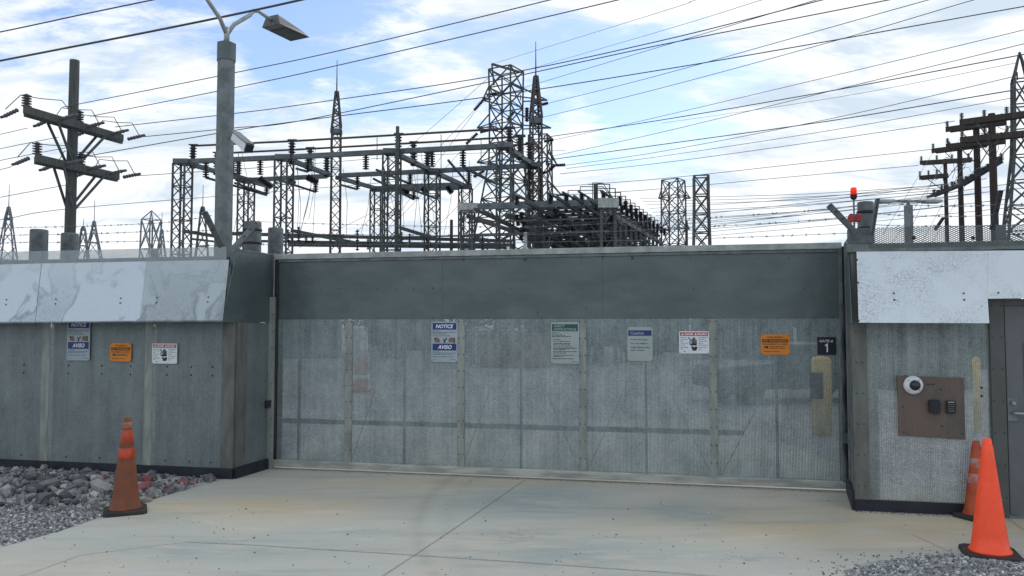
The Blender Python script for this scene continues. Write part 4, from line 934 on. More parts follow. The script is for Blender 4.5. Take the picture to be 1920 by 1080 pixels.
# low double headed lamp seen over the right parapet
a = at_Y(1703, 385, 14)
e = empty('lamp_post', (a.x, 14, 0), label='short grey post with two flat lamp heads behind the right parapet', cat='street lamp')
MB().box(-.055, .055, -.055, .055, 0, a.z+.0).build('pole', M['galv'], e, .004)
MB().tube([(0, 0, a.z), (0, 0, a.z+.09)], .03, 8).build('stub', M['galv'], e)
for sx in (-1, 1):
    z_ = a.z+.07
    MB().bar((sx*.02, 0, z_), (sx*.27, 0, z_+.0), .04).build('lamp_arm', M['galv'], e)
    MB().box(*sorted((sx*.272, sx*.56)), -.1, .1, z_-.03, z_+.025).build('lamp_head', M['galv_light'], e, .012)

# ---------------------------------------------------------------- insulators and lattice builders
def insul_me(n_, h, r, m='insul', rc=.35):
    q = MB(); prof = [(r*rc, 0)]; p_ = h/n_
    for k in range(n_): prof += [(r*rc, p_*(k+.1)), (r, p_*(k+.30)), (r*.9, p_*(k+.48)), (r*rc, p_*(k+.62))]
    prof += [(r*rc, h)]; q.lathe(prof, n=10)
    o = q.build('insulator', M[m]); me = o.data; bpy.data.objects.remove(o); return me
INS = insul_me(7, 1.0, .15); INS_BIG = insul_me(8, 1.0, .17, rc=.55); INS_S = insul_me(5, 1.0, .18, 'insul_grey', .4)
def ins(parent, p, q_, me=None, rs=1.0, name='insulator'):
    p, q_ = Vector(p), Vector(q_); d = q_-p; o = share(name, me or INS, parent, p)
    o.rotation_euler = d.to_track_quat('Z', 'Y').to_euler(); o.scale = (rs, rs, d.length); return o
def lattice(q, base, top, w0, w1, seg, leg=.07, br=.035, ang=0.0, taper=None, cap=True):
    """four legged lattice column from base to top centre"""
    base, top = Vector(base), Vector(top); cs = [(math.cos(ang+math.pi/4+k*math.pi/2), math.sin(ang+math.pi/4+k*math.pi/2)) for k in range(4)]
    def pt(t, k):
        wd = (taper(t) if taper else w0+(w1-w0)*t)*.7071; c = base.lerp(top, t); return c+Vector((cs[k][0]*wd, cs[k][1]*wd, 0))
    for k in range(4):
        for i in range(seg):
            t0, t1 = i/seg, (i+1)/seg
            q.bar(pt(t0, k), pt(t1, k), leg)
            k2 = (k+1) % 4
            if i % 2: q.bar(pt(t0, k), pt(t1, k2), br)
            else: q.bar(pt(t0, k2), pt(t1, k), br)
            q.bar(pt(t1, k), pt(t1, k2), br) if (i == seg-1 or i % 3 == 2) else None
    return pt
def xlattice(q, base, top, taper, segs, leg, br, ang=0.0):
    base, top = Vector(base), Vector(top); cs = [(math.cos(ang+k*math.pi/2), math.sin(ang+k*math.pi/2)) for k in range(4)]
    def pt(t, k): wd = taper(t)*.7071; c = base.lerp(top, t); return c+Vector((cs[k % 4][0]*wd, cs[k % 4][1]*wd, 0))
    for i in range(segs):
        t0, t1 = i/segs, (i+1)/segs
        for k in range(4):
            q.bar(pt(t0, k), pt(t1, k), leg); q.bar(pt(t0, k), pt(t1, k+1), br); q.bar(pt(t0, k+1), pt(t1, k), br); q.bar(pt(t1, k), pt(t1, k+1), br)
    return pt

# ---------------------------------------------------------------- tall switchyard frame
ZF = 11.8
A = [at_z(*p, ZF) for p in ((343, 300), (533, 292), (735, 281), (947, 270))]
B = [at_z(*p, ZF) for p in ((462, 335), (624, 327), (811, 318), (1000, 307))]
Cc = [at_z(708, 351, ZF), at_z(873, 346, ZF)]
SF = empty('switchyard_frame', (A[1].x, A[1].y, 0), label='large steel switchyard frame on lattice columns with stacked insulators', cat='steel frame')
O = SF.location.copy(); rel = lambda p: Vector(p)-O
rowang = math.atan2(A[3].y-A[0].y, A[3].x-A[0].x)
for P in A+B[:1]+B[2:]+Cc:
    q = MB(); b = rel(P); lattice(q, (b.x, b.y, 0), (b.x, b.y, ZF-.25), .78, .78, 17, .10, .05, rowang)
    q.box(b.x-.04, b.x+.04, b.y-.04, b.y+.04, 0, ZF-.3) if False else None
    col = q.build('lattice_column', M['far_steel'], SF)
    MB().box(b.x-.45, b.x+.45, b.y-.4, b.y+.4, ZF-.26, ZF+.02).build('column_head', M['far_beam'], col)
def beam(p, q_, hgt=.26, wd=.3, name='beam', m='far_beam', dz=0):
    a, b = rel(p)+Vector((0, 0, dz)), rel(q_)+Vector((0, 0, dz)); d = (b-a).normalized()*.46
    return MB().bar(a+d, b-d, wd, hgt).build(name, M[m], SF)
for a, b in zip(A, A[1:]): beam(a, b, dz=-.1)
for a, b in zip(B, B[1:]): beam(a, b, dz=-.1)
beam(Cc[0], Cc[1], .5, dz=-.1)
for a, b in zip(A, B): beam(a, b, .24, dz=-.12)
beam(B[1], Cc[0], .24, dz=-.12); beam(B[2], Cc[1], .24, dz=-.12)
beam(B[0], B[0]+(B[0]-A[0])*.4, .2, .2, dz=-.12)
# three tubular buses carried on post insulators over the cross beams
ds = [.14, .5, .86]
for t in ds:
    P = [A[i].lerp(B[i], t) for i in range(4)]
    ends = [P[0]-(P[1]-P[0])*.02]+P[1:]+[P[3]+(P[3]-P[2])*.05]
    zb = 1.05
    MB().tube([rel(p)+Vector((0, 0, zb)) for p in ends], .065, 6).build('bus_tube', M['mast'], SF)
    for p in P:
        ins(SF, rel(p)+Vector((0, 0, -.35)), rel(p)+Vector((0, 0, zb-.05)), INS_BIG, 1.35, 'post_insulator')
        MB().box(*[v for c_ in ((rel(p).x-.25, rel(p).x+.3), (rel(p).y-.1, rel(p).y+.1), (zb+ZF+.04, zb+ZF+.1)) for v in c_]).build('bus_clamp', M['mast'], SF)
# strings hanging below the row beams, slanting bars hung from them, and switch blades
def hang(px, py0, py1, Yz, bar_to=None, rs=1.35):
    a, b = at_Y(px, py0, Yz), at_Y(px, py1, Yz); ins(SF, rel(b), rel(a), INS, rs, 'insulator_string')
    if bar_to:
        c = at_Y(bar_to[0], bar_to[1], Yz+bar_to[2]); MB().bar(rel(b), rel(c), .1, .12).build('switch_arm', M['far_steel'], SF)
for i, (px, y0, y1, Y, bt) in enumerate([(386, 304, 333, 47, (500, 366, 5)), (488, 297, 328, 47, None), (686, 288, 318, 45.5, None), (810, 282, 313, 44.8, None), (868, 279, 312, 44.4, (933, 346, 3)),
        (670, 329, 355, 52, (640, 347, -1)), (769, 325, 345, 51, (705, 318, -2)), (879, 320, 346, 49.5, (840, 300, -2)), (931, 315, 345, 49, (876, 318, -2)), (577, 294, 322, 47, (555, 316, -1)), (500, 345, 364, 52, (440, 343, -3)), (592, 338, 360, 52, (530, 340, -3)), (776, 352, 374, 54, (700, 335, -4)), (820, 350, 373, 54, (770, 355, -3)), (437, 300, 326, 48, (520, 352, 5)), (720, 322, 346, 51, (785, 372, 5))]):
    hang(px, y0, y1, Y, bt)
for (p0, p1, Y) in (((487, 334), (510, 351), 50), ((576, 332), (596, 342), 50), ((752, 356), (768, 360), 54), ((792, 352), (800, 362), 54), ((838, 350), (848, 362), 54), ((540, 336), (552, 346), 51)):
    ins(SF, rel(at_Y(*p0, Y)), rel(at_Y(*p1, Y)), INS_BIG, 1.4, 'switch')
for x0, y0, x1, y1, Y, wd in ((430, 438, 960, 452, 52, .22), (480, 452, 965, 459, 50, .16), (540, 458, 950, 463, 55, .3), (545, 432, 665, 455, 48, .2), (750, 427, 815, 447, 48, .2), (343, 433, 405, 443, 47.5, .2), (360, 448, 420, 455, 47, .12), (640, 446, 960, 441, 57, .1), (520, 446, 700, 443, 57, .08)):
    MB().bar(rel(at_Y(x0, y0, Y)), rel(at_Y(x1, y1, Y+1)), wd*.6, wd).build('low_bus', M['far_steel'], SF)
for px, y0, y1 in ((560, 425, 452), (540, 430, 455), (670, 430, 470), (753, 435, 458), (768, 438, 465), (574, 442, 456), (690, 445, 468), (800, 440, 468), (905, 440, 468), (586, 443, 456)):
    ins(SF, rel(at_Y(px, y1, 50)), rel(at_Y(px, y0, 50)), INS, .9, 'low_insulator')
# drops and slack conductors inside the yard
rn = random.Random(3)
for k in range(26):
    px = rn.uniform(440, 930); y0 = rn.uniform(270, 350); Y = rn.uniform(46, 56)
    a = at_Y(px, y0, Y); b = at_Y(px+rn.uniform(-25, 25), rn.uniform(400, 462), Y+rn.uniform(-2, 2))
    MB().tube([rel(a), rel(a.lerp(b, .5))+Vector((.15, 0, -.1)), rel(b)], .014, 4).build('drop_wire', M['wire'], SF)
for px, y0, y1 in ((412, 262, 330), (620, 262, 320), (827, 252, 320), (902, 262, 312), (707, 258, 300), (447, 285, 345)):
    MB().tube([rel(at_Y(px, y0, 47)), rel(at_Y(px, y1, 47))], .022, 4).build('drop_wire', M['wire'], SF)
# wooden poles and stubs standing in the yard
def pole(px, py_top, Y, r, m, label, name='utility_pole', cat='pole'):
    a = at_Y(px, py_top, Y); e = empty(name, (a.x, Y, 0), label=label, cat=cat)
    MB().lathe([(r*1.25, 0), (r, a.z-.02), (r*.95, a.z)], n=14).build('pole_shaft', M[m], e); return e, a.z
pole(745.5, 237, 44, .10, 'far_steel', 'slim dark pole rising through the middle of the switchyard frame')
pole(846.5, 412, 46, .09, 'wood', 'short dark pole low under the right part of the switchyard frame')
pole(1117, 346, 40, .11, 'wood', 'dark pole standing among the dense switch racks')
pole(1287, 413, 60, .1, 'wood', 'short dark pole between the two far lattice towers')

# ---------------------------------------------------------------- lightning masts
def mast(px, Y, ys, ws, label, m='mast', segs=16, leg=.07, br=.04, ringy=None):
    """ys: pixel rows for spike tip, lattice peak, shoulder; ws: half widths in pixels at shoulder and ground line 465"""
    tip, peak, sh_ = [at_Y(px, y, Y).z for y in ys]; x = at_Y(px, 400, Y).x; k = Y/FPX
    e = empty('lightning_mast', (x, Y, 0), label=label, cat='mast', group='lightning masts')
    q = MB(); w1, w0 = ws[0]*1.6*k, ws[1]*1.6*k
    zl_ = at_Y(px, 465, Y).z; slope = (w0-w1)/max(.1, sh_-zl_)
    lattice(q, (0, 0, 0), (0, 0, sh_), w1+slope*sh_, w1, segs, leg, br, .3); q.build('lattice_body', M[m], e)
    q = MB(); lattice(q, (0, 0, sh_), (0, 0, peak), w1*1.05, .16, max(4, segs//3), leg*1.3, br*1.3, .3); q.build('lattice_peak', M[m], e)
    MB().tube([(0, 0, peak-.3), (0, 0, tip)], .05*max(1, Y/90), 6, r1=.02*max(1, Y/60)).build('spike', M[m], e)
    if ringy: z_ = at_Y(px, ringy, Y).z; MB().box(-w1*.6, w1*.6, -w1*.6, w1*.6, z_-.15, z_+.15).build('platform', M['far_beam'], e)
mast(629, 52.5, (113, 172, 240), (10, 11), 'slim lightning mast over the left half of the switchyard frame', segs=22, leg=.09, br=.05, ringy=247)
mast(1005, 49, (78, 143, 222), (11, 12), 'tallest lightning mast right of the pylon in the middle', segs=24, leg=.11, br=.06, ringy=228)
mast(16, 110, (346, 388, 412), (6, 14), 'lightning mast at the left edge of the photo', 'hazy_mast', 9, .14, .09)
mast(177, 110, (376, 415, 425), (3, 12), 'small lightning mast right of the wooden pole with crossarms', 'hazy_mast', 7, .14, .09)
mast(304, 140, (398, 430, 438), (3, 7), 'smallest lightning mast beside the pale far tower', 'hazy_mast', 5, .16, .1)
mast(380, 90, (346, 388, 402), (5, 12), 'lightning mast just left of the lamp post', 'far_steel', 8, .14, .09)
mast(157, 120, (410, 425, 432), (4, 9), 'lightning mast partly hidden by the wooden pole with crossarms', 'hazy_mast', 7, .16, .1)

# ---------------------------------------------------------------- pylons
def pylon(px, Y, ytop, prof, label, m='far_steel', segs=12, leg=.14, br=.07, ang=.3, arms=(), group='lattice transmission towers', peak=None):
    """prof: list of (pixel row, half width px); arms: (row, left reach px, right reach px)"""
    k = Y/FPX; base = at_Y(px, 400, Y).x; zt_ = at_Y(px, ytop, Y).z
    e = empty('transmission_tower', (base, Y, 0), label=label, cat='lattice tower', group=group)
    zs = [(at_Y(px, r, Y).z, wv*2*k) for r, wv in prof]; zs.sort()
    def taper(t):
        z = t*zt_
        if z <= zs[0][0]:
            (z0, w0), (z1, w1) = zs[0], zs[1]; return w0+(w0-w1)/(z1-z0)*(z0-z)
        for (z0, w0), (z1, w1) in zip(zs, zs[1:]):
            if z <= z1: return w0+(w1-w0)*(z-z0)/(z1-z0)
        return zs[-1][1]
    q = MB(); pt = xlattice(q, (0, 0, 0), (0, 0, zt_), taper, segs, leg, br, ang); q.build('tower_body', M[m], e)
    if peak: q = MB(); [q.bar(pt(1, i), (0, 0, at_Y(px, peak, Y).z), br*1.3) for i in range(4)]; q.build('tower_peak', M[m], e)
    for r, lft, rgt in arms:
        z = at_Y(px, r, Y).z; t = z/zt_
        for reach in (lft, rgt):
            if not reach: continue
            tipv = Vector((reach*k, 0, z)); q = MB(); t2 = min(1, t+1.0/zt_)
            for i in range(4):
                if (pt(t, i).x)*reach >= -0.01*abs(reach): q.bar(pt(t, i), tipv, br*1.1); q.bar(pt(t2, i), tipv, br*1.1)
            for f in (.35, .65): q.bar(Vector((0, 0, z)).lerp(tipv, f), Vector((0, 0, z+1.0*(1-f))).lerp(tipv+Vector((0, 0, 1.0*(1-f)-1.0*(1-f))), f), br)
            q.build('crossarm', M[m], e)
    return e, k
e, k = pylon(949, 60, 132, [(132, 24), (200, 23), (300, 23), (350, 30), (465, 46)], 'tall lattice pylon rising behind the middle of the switchyard', segs=15, leg=.13, br=.075, ang=.25, arms=((188, -45, 78), (240, -55, 85), (305, -55, 0)))
q = MB(); zt_ = at_Y(949, 132, 60).z
q.bar(((922-949)*k, -.5, at_Y(922, 120, 59.5).z), ((974-949)*k, .5, at_Y(974, 135, 60.5).z), .14); q.bar(((922-949)*k, -.5, at_Y(922, 120, 59.5).z), ((926-949)*k, 0, at_Y(926, 160, 60).z), .1); q.build('top_bar', M['far_steel'], e)
def tstring(px0, py0, px1, py1, Y, parent, rs=.95, me=None):
    o = parent.location; ins(parent, at_Y(px0, py0, Y)-o, at_Y(px1, py1, Y)-o, me or INS_BIG, rs, 'insulator_string')
tstring(912, 178, 937, 174, 60, e); tstring(910, 183, 889, 207, 60, e); tstring(895, 250, 874, 270, 59, e); tstring(900, 248, 925, 242, 59, e); tstring(908, 320, 888, 332, 59, e); tstring(988, 202, 988, 228, 60, e, 1.1)
tstring(963, 210, 951, 226, 60, e); tstring(985, 330, 985, 350, 60, e, 1.1)
e, k = pylon(1013, 62, 256, [(256, 18), (465, 20)], 'pylon body with side arms directly behind the tallest lightning mast', segs=9, leg=.12, br=.07, ang=.5, arms=((262, 0, 22), (310, 0, 32), (366, -20, 40)))
for a_ in ((1016, 196, 1028, 193), (1020, 265, 1038, 262), (1043, 310, 1060, 309), (1050, 365, 1067, 365), (1012, 326, 1028, 322), (1028, 322, 1040, 310)): tstring(*a_, 62, e, 1.0)
pylon(1263, 95, 338, [(338, 16), (360, 17), (465, 17)], 'open lattice tower left of the two far towers right of the switch racks', segs=10, leg=.16, br=.09, ang=.15, arms=((372, -28, 32), (430, -30, 30)), m='far_steel')
pylon(1315, 75, 331, [(331, 13), (380, 13), (465, 15)], 'dense dark lattice tower right of the two far towers', segs=9, leg=.2, br=.11, ang=.6, m='far_steel')
pylon(1921, 42, 150, [(150, 12), (280, 15), (440, 32)], 'dark pylon at the right edge of the photo', 'far_steel', 11, .11, .06, .4, arms=((150, -17, 30), (260, -20, 40)), peak=98)
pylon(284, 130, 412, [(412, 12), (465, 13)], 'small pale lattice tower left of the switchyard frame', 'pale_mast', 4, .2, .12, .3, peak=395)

# ---------------------------------------------------------------- dense switch racks
ZS = 7.6
s0, s1 = at_z(877, 388, ZS), at_z(1140, 379, ZS); rec = (at_z(1238, 442, ZS)-s1)
SR = empty('switch_rack', (s0.x, s0.y, 0), label='dense low rack of switches and insulators receding to the right of the pylon', cat='steel frame')
O2 = SR.location.copy(); rl2 = lambda p: Vector(p)-O2
NR = 12; wdv = s1-s0
def cyl(a, b, r, name, m='far_steel', n=5): MB().tube([rl2(a), rl2(b)], r, n).build(name, M[m], SR)
for i in range(NR):
    o_ = rec*(i/(NR-1)); a, b = s0+o_, s1+o_
    a0_ = a if i == 0 else a.lerp(b, .38)
    MB().bar(rl2(a0_), rl2(b), .14, .15 if i else .3).build('header_beam', M['far_beam' if i == 0 else 'far_steel'], SR)
    for dz_ in (-.75, -1.35): MB().bar(rl2(a0_)+Vector((0, 0, dz_)), rl2(b)+Vector((0, 0, dz_)), .06, .08).build('lower_beam', M['far_steel'], SR)
    for j, p in enumerate((a0_, b)):
        q = MB(); c_ = rl2(p)
        if i == 0 and j == 0: lattice(q, (c_.x, c_.y, 0), (c_.x, c_.y, ZS-.2), .55, .55, 12, .08, .04, rowang)
        elif i == 0:
            for dx in (-.32, .32): q.box(c_.x+dx-.07, c_.x+dx+.07, c_.y-.08, c_.y+.08, 0, ZS-.2)
            for z_ in (6.4, 5.2, 4.0, 2.8): q.bar((c_.x-.32, c_.y, z_), (c_.x+.32, c_.y, z_+.9), .05)
        else: q.box(c_.x-.07, c_.x+.07, c_.y-.07, c_.y+.07, 0, ZS-.13)
        q.build('rack_column', M['far_steel'], SR)
    for t in ((0, 1) if i == 0 else ()):
        c_ = rl2(a.lerp(b, t)); MB().box(c_.x-.48, c_.x+.48, c_.y-.2, c_.y+.2, c_.z-.28, c_.z+.17).build('column_head', M['galv_light'], SR)
# receding bus bars, insulators with sloping switch arms
for t in (.36, .60, .71, .82, .97):
    a = s0+wdv*t+Vector((0, 0, .45)); cyl(a-rec*.04, a+rec*1.0, .055, 'bus_tube')
for t in (0, .28, .5, 1.0): MB().bar(rl2(s0+wdv*t)-Vector((0, 0, .45)), rl2(s0+wdv*t+rec)-Vector((0, 0, .45)), .12, .2).build('side_beam', M['far_steel'], SR)
rn = random.Random(21)
for i in range(NR):
    for t in (.36, .60, .71, .82, .97) if i == 0 else (.42, .60, .71, .82, .97, 1.04):
        p = s0+wdv*t+rec*(i/(NR-1)); ins(SR, rl2(p), rl2(p)+Vector((0, 0, .45)), INS_BIG, .85, 'post_insulator')
    for k_ in range(9):
        t = rn.uniform(.25, 1.0); p = s0+wdv*t+rec*((i+rn.uniform(.2, .8))/NR); z_ = rn.uniform(-2.4, -.6)
        ins(SR, rl2(p)+Vector((0, 0, z_)), rl2(p)+Vector((rn.uniform(-.2, .2), 0, z_+.55)), INS_BIG, .9, 'switch_insulator')
        c_ = rl2(p)+Vector((0, 0, z_+.5)); MB().bar(c_, c_+Vector((rn.uniform(.5, 1.1), .3, rn.uniform(-.8, -.3))), .1).build('switch_arm', M['far_steel'], SR)
    for k_ in range(2):
        p = s0+wdv*rn.uniform(.2, 1.0)+rec*((i+.5)/NR); cyl(Vector((p.x, p.y, 0)), Vector((p.x, p.y, rn.uniform(5.5, 7.2))), .07, 'support_post')
    # thin raised pipework along the right hand side
    p = s1+rec*((i+.3)/NR); h_ = .9
    cyl(p, p+Vector((0, 0, h_)), .03, 'riser_pipe'); cyl(p+Vector((0, 0, h_)), p+Vector((-1.0, 0, h_)), .025, 'riser_pipe')
for px, yt in ((1065, 357), (1088, 350), (1111, 343)):
    a = at_Y(px, yt, 38); cyl(a, a-Vector((0, 0, .8)), .022, 'riser_pipe'); cyl(a, at_Y(1130, yt, 38.5), .022, 'riser_pipe'); cyl(at_Y(1130, yt, 38.5), at_Y(1150, 372, 39.5), .022, 'riser_pipe')
for x0, y0, x1, y1 in ((985, 378, 1060, 420), (1045, 370, 1130, 430), (1076, 368, 1150, 425), (905, 395, 1010, 450), (890, 392, 960, 425), (1106, 374, 1160, 430), (985, 425, 1080, 462), (1000, 405, 1120, 462)):
    MB().bar(rl2(at_Y(x0, y0, 36.2)), rl2(at_Y(x1, y1, 41)), .10, .13).build('sloping_arm', M['far_steel'], SR)

# ---------------------------------------------------------------- near wooden pole with crossarms
Yp = 25.0; e, zt_ = pole(140, 113, Yp, .145, 'wood_grey', 'wooden utility pole with two heavy crossarms left of the lamp post'); O3 = e.location.copy()
rl3 = lambda p: Vector(p)-O3
for (a_, b_, zr_) in ((((38, 206), (235, 263)), None, 0), (((60, 297), (226, 334)), None, 0)):
    (x0, y0), (x1, y1) = a_; pc = at_Y(143, y0+(y1-y0)*(143-x0)/(x1-x0), Yp); z_ = pc.z
    A1, B1 = at_z(x0, y0, z_), at_z(x1, y1, z_)
    d = (B1-A1).normalized(); nn = Vector((-d.y, d.x, 0))
    for sgn, f0, f1 in ((-1, 0, .93), (1, .07, 1)):
        MB().bar(rl3(A1.lerp(B1, f0))+nn*.15*sgn, rl3(A1.lerp(B1, f1))+nn*.15*sgn, .11, .23).build('crossarm', M['wood_grey'], e, .01)
    c_ = rl3(A1.lerp(B1, .5))
    for f in (.28, .74):
        for sgn in (-1, 1): MB().bar(rl3(A1.lerp(B1, f))+nn*.2*sgn-Vector((0, 0, .1)), Vector((0, 0, z_-1.35))+nn*.12*sgn, .05, .07).build('brace', M['far_steel'], e)
    # insulator strings pulling left and right with jumper loops
    for f, sx in ((.02, -1), (.30, -1), (.66, -1), (.30, 1), (.55, 1), (.80, 1), (.98, 1)):
        p = rl3(A1.lerp(B1, f))+Vector((sx*.15, 0, .02)); q_ = p+Vector((sx*.62, -.35*sx, -.10 if sx < 0 else .03))
        ins(e, p, q_, INS_S, .36, 'insulator_string')
        ins(e, q_, q_+Vector((sx*.16, -.1*sx, 0)), INS_S, .25, 'insulator_string')
    for f in (.05, .52):
        p = rl3(A1.lerp(B1, f))+Vector((0, 0, .14)); ins(e, p, p+Vector((0, 0, .38)), INS_S, .8, 'pin_insulator')
    for f0, f1 in ((.0, .38), (.40, .62), (.62, .85), (.8, 1.05)):
        a2, b2 = rl3(A1.lerp(B1, f0))+Vector((-.5, .1, .05)), rl3(A1.lerp(B1, f1))+Vector((.45, -.2, .1)); mid = (a2+b2)/2+Vector((0, 0, .45))
        MB().tube([a2, a2.lerp(mid, .5)+Vector((-.1, 0, .26)), mid, b2.lerp(mid, .5)+Vector((.1, 0, .24)), b2], .014, 5).build('jumper', M['wire'], e)

# ---------------------------------------------------------------- four wooden poles on the right
def rpole(px, ytop, Y, r, arms, label, m='wood_red', xtra=()):
    e, z = pole(px, ytop, Y, r, m, label); o = e.location.copy()
    e['group'] = 'wooden poles at the right'
    for (x0, y0, x1, y1) in arms:
        zz = at_Y(px, y0+(y1-y0)*(px-x0)/(x1-x0), Y).z; a, b = at_z(x0, y0, zz)-o, at_z(x1, y1, zz)-o
        d = (b-a).normalized(); nn = Vector((-d.y, d.x, 0))*.17
        MB().bar(a-nn, b-nn, .14, .30).build('crossarm', M['wood'], e, .008)
        MB().bar(a.lerp(b, .06)+nn, b+nn, .14, .28).build('crossarm', M['wood'], e, .008)
        for f in (.03, .33, .62, .93): p = a.lerp(b, f)-nn+Vector((0, 0, .12)); ins(e, p, p+Vector((0, 0, .36)), INS_S, .6, 'pin_insulator')
        for f in (.2, .8): MB().bar(a.lerp(b, f)-nn, Vector((0, -.15, zz-1.3)), .05).build('brace', M['far_steel'], e)
    for (x0, y0, x1, y1, w_) in xtra:
        MB().bar(at_Y(x0, y0, Y-.4)-o, at_Y(x1, y1, Y-.4)-o, .14, w_).build('crossarm', M['wood'], e)
        for f in [i/9 for i in range(10)]:
            p = (at_Y(x0, y0, Y-.6)-o).lerp(at_Y(x1, y1, Y-.6)-o, f); ins(e, p, p+Vector((rn.uniform(-.15, .15), 0, rn.uniform(.2, .45))), INS_S, .8, 'pin_insulator'); ins(e, p, p+Vector((-.5, 0, -.12)), INS_S, .6, 'insulator_string')
    for k_ in range(4):
        x = rn.uniform(px-40, px+30); a = at_Y(x, ytop+rn.uniform(15, 40), Y-.3)-o; b = a+Vector((rn.uniform(-.8, .8), 0, rn.uniform(-1.6, -.6))); MB().tube([a, a.lerp(b, .3)+Vector((.35, 0, .25)), a.lerp(b, .7)+Vector((.3, 0, 0)), b], .018, 4).build('jumper', M['wire'], e)
rpole(1772, 298, 58, .13, ((1724, 306, 1822, 300), (1724, 334, 1778, 329)), 'smallest wooden pole, leftmost of the four poles at the right')
rpole(1799, 272, 51, .15, ((1748, 284, 1850, 271),), 'second wooden pole from the left in the row of four', xtra=((1752, 366, 1812, 342, .3),))
rpole(1830, 230, 45, .165, ((1774, 244, 1887, 229), (1774, 276, 1886, 264)), 'third wooden pole from the left in the row of four', xtra=((1806, 345, 1878, 301, .3),))
rpole(1859, 213, 40, .165, ((1800, 231, 1945, 212), (1800, 264, 1945, 249)), 'nearest wooden pole, rightmost of the row of four')

# ---------------------------------------------------------------- overhead lines
def line(pts, px_w, label, group=None, name='power_line', m='wire'):
    """pts: (px, py, depth) along the line"""
    P = [at_Y(*p) for p in pts]; Y = sum(p[2] for p in pts)/len(pts); seg = 10; out_ = []
    n_ = len(P)
    for i in range(n_-1):     # smooth curve through the points
        p0, p1, p2, p3 = P[max(i-1, 0)], P[i], P[i+1], P[min(i+2, n_-1)]
        for k in range(seg):
            t = k/seg; out_.append(.5*((2*p1)+(p2-p0)*t+(2*p0-5*p1+4*p2-p3)*t*t+(3*p1-p0-3*p2+p3)*t**3))
    out_.append(P[-1]); o = out_[0].copy()
    px_w *= .82 if Y > 30 else .95
    ob = MB().tube([p-o for p in out_], px_w/2*Y/FPX, 6).build(name, M[m], label=label, cat='power line', group=group); ob.location = o
def dl(a, b, d0, d1, px_w, label, mids=(), **kw):   # depth interpolated so the line is straight in space
    pts = [(a[0], a[1])]+list(mids)+[(b[0], b[1])]; L_ = b[0]-a[0]; r = []
    for x, y in pts: t = (x-a[0])/L_; r.append((x, y, 1/((1-t)/d0+t/d1)))
    line(r, px_w, label, **kw)
dl((-300, 172), (760, -48), 13, 10, 4.2, 'thickest black cable crossing the top left corner and behind the lamp arms', [(0, 114), (333, 49), (563, 0)])
dl((-300, 120), (420, -28), 15, 12, 2.6, 'dark cable in the very top left corner above the thickest one', [(0, 60), (150, 28), (285, 0)])
dl((118, 201), (1180, -42), 25, 16, 1.9, 'line from the left end of the upper pole crossarm over the lamp post', [(437, 137), (640, 94), (1030, 0)])
dl((170, 218), (1300, -38), 25, 16, 1.9, 'line from the middle of the upper pole crossarm crossing the first mast spike', [(437, 165), (640, 121), (1158, 0)])
dl((216, 238), (1760, -58), 25.5, 17, 1.9, 'line from the right part of the upper pole crossarm to the top edge', [(437, 213), (560, 197), (921, 143), (1240, 76), (1541, 0)])
dl((262, 257), (1900, -52), 26, 17, 1.9, 'line from the outer tip of the upper pole crossarm to the top edge', [(437, 240), (560, 227), (925, 152), (1240, 84), (1665, 0)])
dl((150, 295), (2200, -36), 25, 18, 2.0, 'line rising from between the pole crossarms to the top right corner', [(437, 245), (560, 227), (896, 184), (1240, 131), (1560, 76), (1920, 12)])
dl((252, 330), (1060, 282), 25, 40, 1.3, 'thin line from the lower pole crossarm across the switchyard frame', [(520, 312), (800, 291)])
dl((-200, 440), (1010, 318), 30, 48, 1.4, 'lowest thin line passing the wooden pole and the switchyard frame', [(0, 412), (134, 391), (520, 359)])
dl((-200, 408), (134, 345), 22, 25, 1.4, 'short line at the left edge below both pole crossarms', [(0, 370)])
for k_, (y0, x1, y1, nm) in enumerate(((252, 52, 240, 'first'), (279, 110, 257, 'second'), (301, 130, 276, 'third'), (318, 22, 312, 'lowest'))):
    dl((-200, y0+45), (x1, y1), 20, 25, 1.4, '%s line from the top leaving the wooden pole to the left edge' % nm, [(0, y0)])
dl((1032, 256), (2200, 52), 60, 34, 2.2, 'thick line from the pylon arm to the peak of the right edge pylon', [(1240, 225), (1560, 170), (1909, 104)])
dl((1034, 299), (2200, 122), 62, 34, 2.2, 'thick line from the pylon to the upper arm of the right edge pylon', [(1240, 271), (1560, 226), (1895, 170)])
dl((926, 119), (1500, -60), 60, 30, 1.0, 'faint line from the pylon top to the top edge', [(1240, 22), (1304, 0)])
dl((974, 135), (1560, -40), 60, 30, 1.0, 'faint line from the right corner of the pylon top', [(1240, 58), (1428, 0)])
dl((1030, 193), (2000, -70), 60, 30, 1.5, 'line from the pylon upper arm rising past the tallest mast', [(1240, 140), (1740, 0)])
dl((1013, 221), (2050, -62), 60, 30, 1.5, 'line starting under the upper pylon arm behind the tallest mast', [(1240, 165), (1560, 78), (1825, 0)])
dl((976, 166), (1650, -34), 60, 30, 1.4, 'line from the pylon body crossing the two thick dark lines', [(1240, 87), (1530, 0)])
dl((1040, 262), (2200, -20), 62, 30, 1.3, 'line crossing the clouds to the right edge above the thick pair', [(1240, 218), (1920, 56)])
dl((1040, 292), (2200, 10), 62, 30, 1.4, 'line to the right edge just under the topmost right hand line', [(1240, 248), (1540, 175), (1920, 82)])
dl((1060, 310), (1899, 144), 62, 42, 1.3, 'line from the middle pylon arm to the right edge pylon shoulder', [(1240, 284), (1560, 222)])
dl((1062, 316), (1896, 184), 62, 42, 1.2, 'line running just below the lower thick line to the right pylon', [(1240, 293), (1560, 244)])
dl((1050, 326), (1790, 227), 60, 46, 1.3, 'line to the upper crossarm of the third wooden pole', [(1240, 293.5+12), (1500, 270)])
